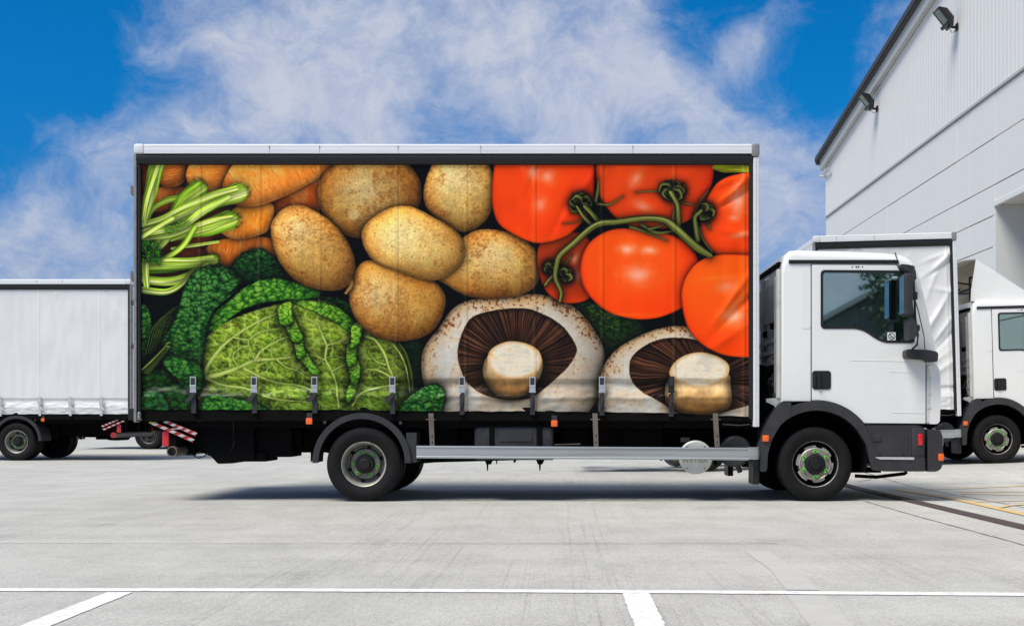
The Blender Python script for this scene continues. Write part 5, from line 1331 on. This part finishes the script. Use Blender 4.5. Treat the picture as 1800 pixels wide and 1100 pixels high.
# ------------------------------------------------------------------ the yard
def gz(x, y):
    """height of the yard: level, rising slightly towards the right behind the front truck"""
    a = max(0.0, min(11.0, x - 2.0)) * .028
    t = max(0, min(1, (y - 2.5) / 3.5)); t = t * t * (3 - 2 * t)
    u = max(0, min(1, (40 - y) / 12)); return a * t * u
def axis(lo, hi, n, far):
    v = [lo + (hi - lo) * i / n for i in range(n + 1)]
    return [-far, -far * .3, lo - 40] + v + [hi + 40, far * .3, far]
def sheet(name, pts_fn, nx, ny, m, z):
    pass
xs = axis(-24, 24, 96, 600); ys_ = axis(-16, 44, 120, 600)
me = bpy.data.meshes.new('yard_ground')
vs = [(x, y, gz(x, y)) for y in ys_ for x in xs]; w_ = len(xs)
fs = [(j * w_ + i, j * w_ + i + 1, (j + 1) * w_ + i + 1, (j + 1) * w_ + i) for j in range(len(ys_) - 1) for i in range(w_ - 1)]
me.from_pydata(vs, [], fs); me.polygons.foreach_set('use_smooth', [True] * len(fs))

def concrete():
    m = bpy.data.materials.new('brushed_concrete'); m.use_nodes = True; t = m.node_tree; b = t.nodes['Principled BSDF']; NN = t.nodes; LL = t.links
    geo = NN.new('ShaderNodeNewGeometry'); pos = geo.outputs['Position']
    def mapn(sc_, rot=(0, 0, 0), loc=(0, 0, 0)):
        q = NN.new('ShaderNodeMapping'); LL.new(pos, q.inputs[0]); q.inputs['Scale'].default_value = sc_; q.inputs['Rotation'].default_value = rot; q.inputs['Location'].default_value = loc; return q.outputs[0]
    def noise(v, s, d=5, r=.6, dist=0):
        q = NN.new('ShaderNodeTexNoise'); LL.new(v, q.inputs[0]); q.inputs[2].default_value = s; q.inputs[3].default_value = d; q.inputs[4].default_value = r; q.inputs['Distortion'].default_value = dist; return q.outputs[0]
    def rng(v, a, b_, c, d_):
        q = NN.new('ShaderNodeMapRange'); LL.new(v, q.inputs[0]); q.inputs[1].default_value = a; q.inputs[2].default_value = b_; q.inputs[3].default_value = c; q.inputs[4].default_value = d_; return q.outputs[0]
    def mm(op, a, b_):
        q = NN.new('ShaderNodeMath'); q.operation = op
        for i, v in enumerate((a, b_)):
            if isinstance(v, (int, float)): q.inputs[i].default_value = v
            else: LL.new(v, q.inputs[i])
        return q.outputs[0]
    big = noise(mapn((1, 1, 1)), .35, 5, .6)
    mid = noise(mapn((1, .5, 1)), 2.2, 6, .65)
    fine = noise(mapn((1, 1, 1)), 60, 4, .7)
    speck = noise(mapn((1, 1, 1), loc=(3, 9, 0)), 24, 3, .6)
    bw = noise(mapn((19, .13, 1)), 1.6, 5, .70, .12)         # broom strokes running away from the viewer
    bw2 = noise(mapn((60, .35, 1), loc=(7, 3, 0)), 1.0, 4, .7)
    mask = rng(noise(mapn((.8, .25, 1), loc=(5, 5, 0)), .9, 3, .5), .40, .60, 0, 1)
    groove = mm('MULTIPLY', rng(mm('ADD', mm('MULTIPLY', bw, .6), mm('MULTIPLY', bw2, .4)), .52, .66, 0, 1), mask)
    v = mm('ADD', rng(big, .3, .7, -.030, .030), rng(mid, .3, .7, -.045, .040))
    v = mm('ADD', v, rng(fine, .3, .7, -.050, .050))
    v = mm('ADD', v, rng(noise(mapn((1, .3, 1), loc=(2, 6, 0)), 95, 2, .5), .32, .68, -.055, .055))
    v = mm('ADD', v, rng(noise(mapn((1, .4, 1), loc=(8, 1, 0)), 22, 5, .75), .35, .65, -.035, .030))
    v = mm('SUBTRACT', v, mm('MULTIPLY', groove, .12))
    v = mm('SUBTRACT', v, rng(speck, .68, .76, 0, .13))
    v = mm('SUBTRACT', v, rng(noise(mapn((1, .7, 1), loc=(4, 8, 0)), 1.3, 5, .62), .60, .78, 0, .09))
    v = mm('SUBTRACT', v, rng(noise(mapn((1, 1, 1), loc=(14, 2, 0)), 7, 4, .6), .66, .80, 0, .10))
    # across-yard tyre polish in faint bands
    v = mm('ADD', v, rng(noise(mapn((.12, 1.6, 1), loc=(1, 2, 0)), 1.2, 3, .5), .35, .65, -.018, .018))
    cr = NN.new('ShaderNodeCombineColor'); base = mm('ADD', v, .430)
    LL.new(base, cr.inputs[0]); LL.new(mm('MULTIPLY', base, .992), cr.inputs[1]); LL.new(mm('MULTIPLY', base, .925), cr.inputs[2])
    LL.new(cr.outputs[0], b.inputs['Base Color']); b.inputs['Roughness'].default_value = .85; b.inputs['Specular IOR Level'].default_value = .25
    bp = NN.new('ShaderNodeBump'); bp.inputs['Strength'].default_value = .35; bp.inputs['Distance'].default_value = .006
    LL.new(mm('SUBTRACT', fine, groove), bp.inputs['Height']); LL.new(bp.outputs[0], b.inputs['Normal'])
    return m
M['concrete'] = concrete()
me.materials.append(M['concrete'])
tag(link('yard_ground', me), kind='structure')
M['linewhite'] = mat('worn_white_line_paint', (.76, .765, .76), .7, var=.12, vscale=30, dirt=(.44, .435, .42), dscale=16, damt=.85)
M['lineyellow'] = mat('worn_yellow_line_paint', (.62, .42, .15), .7, var=.1, vscale=20, dirt=(.42, .38, .30), dscale=8, damt=.8)
M['jointline'] = mat('dark_slab_joint', (.10, .095, .09), .9, var=.4, vscale=15)
M['patch'] = mat('paler_concrete_strip', (.45, .445, .415), .9, var=.14, vscale=6)
M['drain'] = mat('rusty_drain_grating', (.12, .085, .085), .6, var=.35, vscale=12, metal=.2)

def ribbon(name, P, w, m, z=.004, wob=.0, kind='structure', seg=.5):
    """painted strip along P on the ground, each edge slightly uneven"""
    pts = []
    for a, b in zip(P, P[1:]):
        a, b = Vector(a), Vector(b); n = max(1, int((b - a).length / seg))
        pts += [a.lerp(b, i / n) for i in range(n)]
    pts.append(Vector(P[-1])); vs = []; fs = []
    for i, p in enumerate(pts):
        d = (pts[min(i + 1, len(pts) - 1)] - pts[max(i - 1, 0)]).normalized(); nn_ = Vector((-d.y, d.x))
        for s in (-1, 1):
            q = p + nn_ * s * (w / 2 * (1 + wob * (random.random() - .5)))
            vs.append((q.x, q.y, gz(q.x, q.y) + z))
        if i: fs.append((2 * i - 2, 2 * i - 1, 2 * i + 1, 2 * i))
    me = bpy.data.meshes.new(name); me.from_pydata(vs, [], fs); me.materials.append(m)
    bm = bmesh.new(); bm.from_mesh(me); bmesh.ops.recalc_face_normals(bm, faces=bm.faces)
    for f in bm.faces:
        if f.normal.z < 0: f.normal_flip()
    bm.to_mesh(me); bm.free()
    return tag(link(name, me), kind=kind)
def G(px, py):
    Z = PXM * D0 * HC / (py - CY); return ((px - CX) * Z / (PXM * D0), Z - D0)
# bay markings in front
ribbon('bay_line', [G(-60, 1036.5), G(560, 1037.3), G(1200, 1040.5), G(1860, 1045.5)], .115, M['linewhite'], wob=.14, seg=.07)
ribbon('bay_line', [(.405, G(0, 1042)[1]), (.405, -9.6)], .135, M['linewhite'], z=.0035, wob=.16, seg=.05)
ribbon('bay_line', [(-2.28, G(0, 1041)[1]), (-2.28, -8.12)], .135, M['linewhite'], z=.0035, wob=.12, seg=.06)
ribbon('bay_line', [(-2.30, -8.14), (-2.30, -9.6)], .135, M['linewhite'], z=.006, wob=.12, seg=.06)
ribbon('pale_strip', [G(1330, 968), G(1380, 1003), G(1412, 1037)], .17, M['patch'], z=.003, wob=.08, seg=.3)
ribbon('pale_strip', [G(1416, 1046), G(1475, 1115)], .19, M['patch'], z=.003, wob=.08, seg=.3)
# slab joints
def crack(P, w=.014, wob=1.2, name='slab_joint'): ribbon(name, P, w, M['jointline'], z=.003, wob=wob, seg=.12)
crack([(3.36, 0.1), (3.33, -1.8), (3.34, -4.2), (3.30, -7)], .016)
crack([(4.76, -2.2), (4.74, 0), (4.70, 3.2), (4.72, 6)], .018)
crack([G(1508, 849), G(1532, 846.5)], .03)
crack([(-14, -4.45), (-6, -4.44), (0, -4.47), (1.6, -4.46)], .010, 1.0)
crack([(-14, 1.2), (-6, 1.25), (3.0, 1.2)], .010, 1.0); crack([(-30, 6.9), (-6, 6.8), (3.0, 6.9)], .014, 1.0); crack([(-40, 16), (10, 16)], .02, 1.0)
for y in (3.4, 9.0): crack([(4.78, y), (9.4, y + .05)], .015)
# drain channel with its slotted grating
b = MB(); dx = 3.87
b.box(dx - .085, dx + .085, -6.4, 9, .002, .006)
for i in range(560):
    y = -6.4 + i * .0275; z = gz(dx, y)
    b.box(dx - .08, dx + .08, y, y + .014, z + .004, z + .011)
me = b.mesh('drain_channel', M['drain'], (0, 0, 0), False); o = link('drain_channel', me); tag(o, kind='structure')
# yellow markings on the right
ribbon('yellow_line', [G(1572, 860), G(1680, 877.5), G(1860, 918)], .11, M['lineyellow'], z=.007, wob=.12, seg=.1)
def yl(P, w=.055): ribbon('yellow_line', P, w, M['lineyellow'], z=.008, wob=.15, seg=.3)
yl([G(1618, 860.5), G(1680, 859), G(1860, 853)]); yl([G(1680, 865.2), G(1800, 864.6), G(1860, 864.4)], .07); yl([G(1690, 868.2), G(1800, 870.5), G(1860, 871.5)], .07); yl([G(1708, 882.6), G(1860, 878)], .05)
yl([G(1757, 892.6), G(1775, 889), G(1800, 887), G(1860, 884.5)], .06)
yl([(-30, 16.8), (-9.4, 17.6)], .25); yl([(-8, 24), (4, 24.4)], .15)

# ------------------------------------------------------------------ warehouse
WX = 9.5
def WZ(px): return WX * PXM * D0 / (px - CX)         # distance from the camera where the wall crosses this column
def wy(px): return WZ(px) - D0
yE = wy(1452); EAVE = 10.05; SL = .128; yR = 7.0; yF = yR - (yE - yR)
wh = empty('warehouse', (WX, yR, 0)); WO = Vector((WX, yR, 0))
tag(wh, 'tall pale grey clad warehouse with a low gable filling the right side', 'warehouse')
def wpart(name, b, m, parent=wh, smooth=False): return link(name, b.mesh(name, M[m], WO, smooth), parent)
def gable(y): return EAVE + SL * ((yE - y) if y > yR else (y - yF))
b = MB(); pitch = .23; y = yF; pv = None; k = 0; zlo = 8.06
while y < yE:
    for dy, dx_ in ((0, 0), (.085, 0), (.115, -.007), (.20, -.007)):
        yy = min(y + dy, yE)
        v0 = b.b.verts.new((WX + dx_ - .01, yy, zlo)); v1 = b.b.verts.new((WX + dx_ - .01, yy, gable(yy) - .02))
        if pv: b.b.faces.new((pv[0], v0, v1, pv[1]))
        pv = (v0, v1)
    y += pitch
wpart('ribbed_cladding', b, 'clad')
rowsZ = [0, 1.0, 2.0, 3.0, 3.95, 4.64, 5.32, 5.98, 7.0, 7.985]
colsY = [yE, wy(1560), wy(1682), wy(1705), wy(1749.5)]; yD1 = wy(1749.5); yD0 = yD1 - 4.6
colsY += [yD0, yD0 - 6, yD0 - 12, yF]
for j in range(len(rowsZ) - 1):
    for i in range(len(colsY) - 1):
        y1, y0 = colsY[i], colsY[i + 1]
        if y0 < -13: continue
        z0, z1 = rowsZ[j], rowsZ[j + 1]
        if abs(y1 - yD1) < .01:
            if z1 <= 5.54: continue
            z0 = max(z0, 5.54)
        b = MB(); b.box(WX - .004 * ((i + j) % 2), WX + .08, y0 + .006, y1 - .006, z0 + .011, z1 - .011, .006); wpart('wall_panel', b, 'clad2')
b = MB(); b.box(WX + .03, WX + .1, yD1, yE - .01, 0, 8.05); b.box(WX + .03, WX + .1, yF, yD0, 0, 8.05); b.box(WX + .03, WX + .1, yD0, yD1, 5.55, 8.05); wpart('panel_joint_backing', b, 'joint')
b = MB(); b.box(WX - .05, WX + .02, yF, yE + .01, 7.99, 8.055, .01); wpart('cladding_flashing', b, 'trimgrey')
# doorway: lintel, deep reveals and a shut door at the back
b = MB(); b.box(WX + .004, WX + 3, yD1 - .001, yD1 + .15, 0, 5.54); b.box(WX + .004, WX + 3, yD0 - .15, yD0 + .001, 0, 5.54); b.box(WX + .004, WX + 3, yD0 - .15, yD1 + .15, 5.545, 5.7); wpart('door_reveal', b, 'clad2')
b = MB(); b.box(WX - .03, WX + .05, yD0 - .1, yD1 + .02, 5.50, 5.62, .01); wpart('door_lintel', b, 'clad2')
for k in range(10):
    b = MB(); b.box(WX + 2.9, WX + 3.0, yD0, yD1, .55 * k + .01, .55 * k + .54, .01); wpart('door_slat', b, 'trimgrey')
# rear wall, roof slopes, verge trims, gutter
b = MB(); b.box(WX + .1, WX + 40, yE - .1, yE, 0, EAVE); b.box(WX + .1, WX + 40, yF, yF + .1, 0, EAVE); wpart('side_wall', b, 'clad2')
def slope(b, x0, x1, t0, t1, ov=0.0):
    for ya, yb in ((yE + ov, yR), (yF - ov, yR)):
        s = 1 if ya > yb else -1
        za = EAVE - SL * ov; zb = gable(yR)
        P = [(x0, ya, za + t0), (x1, ya, za + t0), (x1, yb, zb + t0), (x0, yb, zb + t0), (x0, ya, za + t1), (x1, ya, za + t1), (x1, yb, zb + t1), (x0, yb, zb + t1)]
        V = [b.b.verts.new(p) for p in P]
        for f in ((0, 1, 2, 3), (7, 6, 5, 4), (0, 4, 5, 1), (1, 5, 6, 2), (2, 6, 7, 3), (3, 7, 4, 0)): b.b.faces.new([V[i] for i in f])
b = MB(); slope(b, WX + .0, WX + 40, .05, .18, .30); wpart('roof', b, 'roofdark')
b = MB(); slope(b, WX - .16, WX - .03, -.30, .06, .32); wpart('verge_trim', b, 'trimgrey')
b = MB(); slope(b, WX - .26, WX - .12, .02, .20, .55); slope(b, WX - .30, WX - .24, .07, .22, .5); wpart('verge_capping', b, 'roofdark')
b = MB(); b.box(WX - .25, WX + 40, yE + .30, yE + .55, EAVE - .10, EAVE + .10, .03); wpart('gutter', b, 'roofdark')
b = MB(); b.tube([(WX - .16, yE + .2, EAVE - .55), (WX + .02, yE - .15, EAVE - .62)], .05, 10); b.tube([(WX - .12, yE - .1, EAVE - .52), (WX - .12, yE - 1.1, EAVE - .52)], .04, 8); wpart('overflow_pipe', b, 'trimgrey')
# floodlights
def floodlight(px, py, label, s=.95):
    y = wy(px); z = HC + (CY - py) * WZ(px) / (PXM * D0)
    f = empty('floodlight', (WX - .03, y, z)); tag(f, label, 'floodlight', 'floodlights on the gable wall')
    def fp(name, b, m, parent=f):
        for v in b.b.verts: v.co *= s
        return link(name, b.mesh(name, M[m], (0, 0, 0)), parent)
    # the head hangs off a short arm, tipped so that its glass looks down and outwards
    tilt = Matrix.Translation((-.36, 0, .16)) @ Euler((0, R(52), 0)).to_matrix().to_4x4()
    b = MB()
    W2, H2 = .20, .27
    fr = [(-H2, -W2), (H2, -W2), (H2, W2), (-H2, W2)]; bk = [(-H2 * .55, -W2 * .6), (H2 * .5, -W2 * .6), (H2 * .5, W2 * .6), (-H2 * .55, W2 * .6)]
    A = [b.b.verts.new((p[0], p[1], 0)) for p in fr]; A2 = [b.b.verts.new((p[0], p[1], .05)) for p in fr]; B = [b.b.verts.new((p[0], p[1], .20)) for p in bk]
    for i in range(4):
        j = (i + 1) % 4; b.b.faces.new((A[i], A[j], A2[j], A2[i])); b.b.faces.new((A2[i], A2[j], B[j], B[i]))
    b.b.faces.new(B); b.b.faces.new(A[::-1])
    for yy in (-.2, .2): b.box(-H2 - .02, H2 + .02, yy - .018, yy + .018, -.02, .04)
    for xx in (-.27, .27): b.box(xx - .018, xx + .018, -W2, W2, -.02, .04)
    for k in range(5): b.box(-.12 + .06 * k - .006, -.12 + .06 * k + .006, -.11, .11, .18, .235)
    bmesh.ops.transform(b.b, matrix=tilt, verts=b.b.verts[:]); fp('housing', b, 'black')
    b = MB(); b.box(-.25, .25, -.18, .18, -.012, -.002); bmesh.ops.transform(b.b, matrix=tilt, verts=b.b.verts[:]); fp('glass', b, 'lampglass')
    b = MB(); b.cyl((-.30, 0, -.01), .05, .46, 'Y', 14); b.box(-.33, -.20, -.035, .035, -.06, .03, .01); b.tube([(-.24, 0, -.03), (-.02, 0, -.05)], .035, 10); b.box(-.03, 0, -.08, .08, -.14, .05, .005); fp('wall_bracket', b, 'black')
    b = MB(); b.tube([(-.2, .03, -.06), (-.13, .03, -.17), (-.05, .03, -.15), (-.01, .03, -.05)], .010, 6); fp('cable_loop', b, 'dull')
    return f
floodlight(1685, 45, 'upper black floodlight, nearer and larger, high on the ribbed gable wall')
floodlight(1544, 189, 'lower black floodlight, farther and smaller, just under the sloping roof edge')
for d_ in ():
    pass

# ------------------------------------------------------------------ behind the viewer: the trees and the shed that the cab glass mirrors
M['leaf'] = mat('dark_leaf', (.045, .085, .03), .6, var=.4, vscale=3)
M['bark'] = mat('bark', (.10, .08, .06), .9, var=.3)
M['shedwall'] = mat('grey_shed_wall', (.16, .17, .19), .7, var=.1)
def tree(x, y, h, r, label, seed):
    rr = random.Random(seed); t = empty('tree', (x, y, 0)); tag(t, label, 'tree', 'trees mirrored in the cab window')
    b = MB(); b.tube([(0, 0, -.1), (.1, 0, h * .3), (-.05, .1, h * .6), (.1, 0, h * .9)], [.28, .22, .14, .04], 10)
    for k in range(9):
        a = rr.random() * 6.28; z = h * (.3 + .06 * k); b.tube([(0, 0, z), (math.cos(a) * r * .5, math.sin(a) * r * .5, z + r * .35), (math.cos(a) * r * .9, math.sin(a) * r * .9, z + r * .4)], [.09, .05, .02], 6)
    link('trunk', b.mesh('trunk', M['bark']), t)
    vs = []; fs = []
    cl = [(rr.gauss(0, .45) * r, rr.gauss(0, .45) * r, h * (.30 + .70 * rr.random()), r * (.22 + .25 * rr.random())) for _ in range(46)]
    for cx, cy_, cz, cr_ in cl:
        for _ in range(75):
            p = Vector((cx + rr.gauss(0, .5) * cr_, cy_ + rr.gauss(0, .5) * cr_, cz + rr.gauss(0, .6) * cr_)); u = Vector((rr.uniform(-1, 1), rr.uniform(-1, 1), rr.uniform(-1, 1))).normalized() * .17; v = u.orthogonal().normalized() * .08
            i = len(vs); vs += [p - u, p + v, p + u, p - v]; fs.append((i, i + 1, i + 2, i + 3))
    me = bpy.data.meshes.new('crown'); me.from_pydata(vs, [], fs); me.materials.append(M['leaf']); link('crown', me, t)
tree(15.2, -36, 11.5, 2.2, 'tall leafy tree standing behind the viewer, right of the dark shed', 1)
tree(19.2, -41, 13, 3.2, 'taller spreading tree behind the viewer, farthest right', 2)
s_ = empty('storage_shed', (14.6, -42, 0)); tag(s_, 'dark grey gabled shed standing behind the viewer', 'shed')
b = MB(); V = [(-4.4, 0, 0), (4.4, 0, 0), (4.4, 0, 4.3), (0, 0, 6.7), (-4.4, 0, 4.3)]; b.prism([(p[0], p[2]) for p in V], -3, 3); link('shed_wall', b.mesh('shed_wall', M['shedwall'], (0, 0, 0), False), s_)
b = MB()
for s in (-1, 1): b.prism([(0, 6.72), (s * 4.8, 4.10), (s * 4.8, 4.22), (0, 6.86)], -3.3, 3.3)
link('shed_roof', b.mesh('shed_roof', M['roofdark'], (0, 0, 0), False), s_)
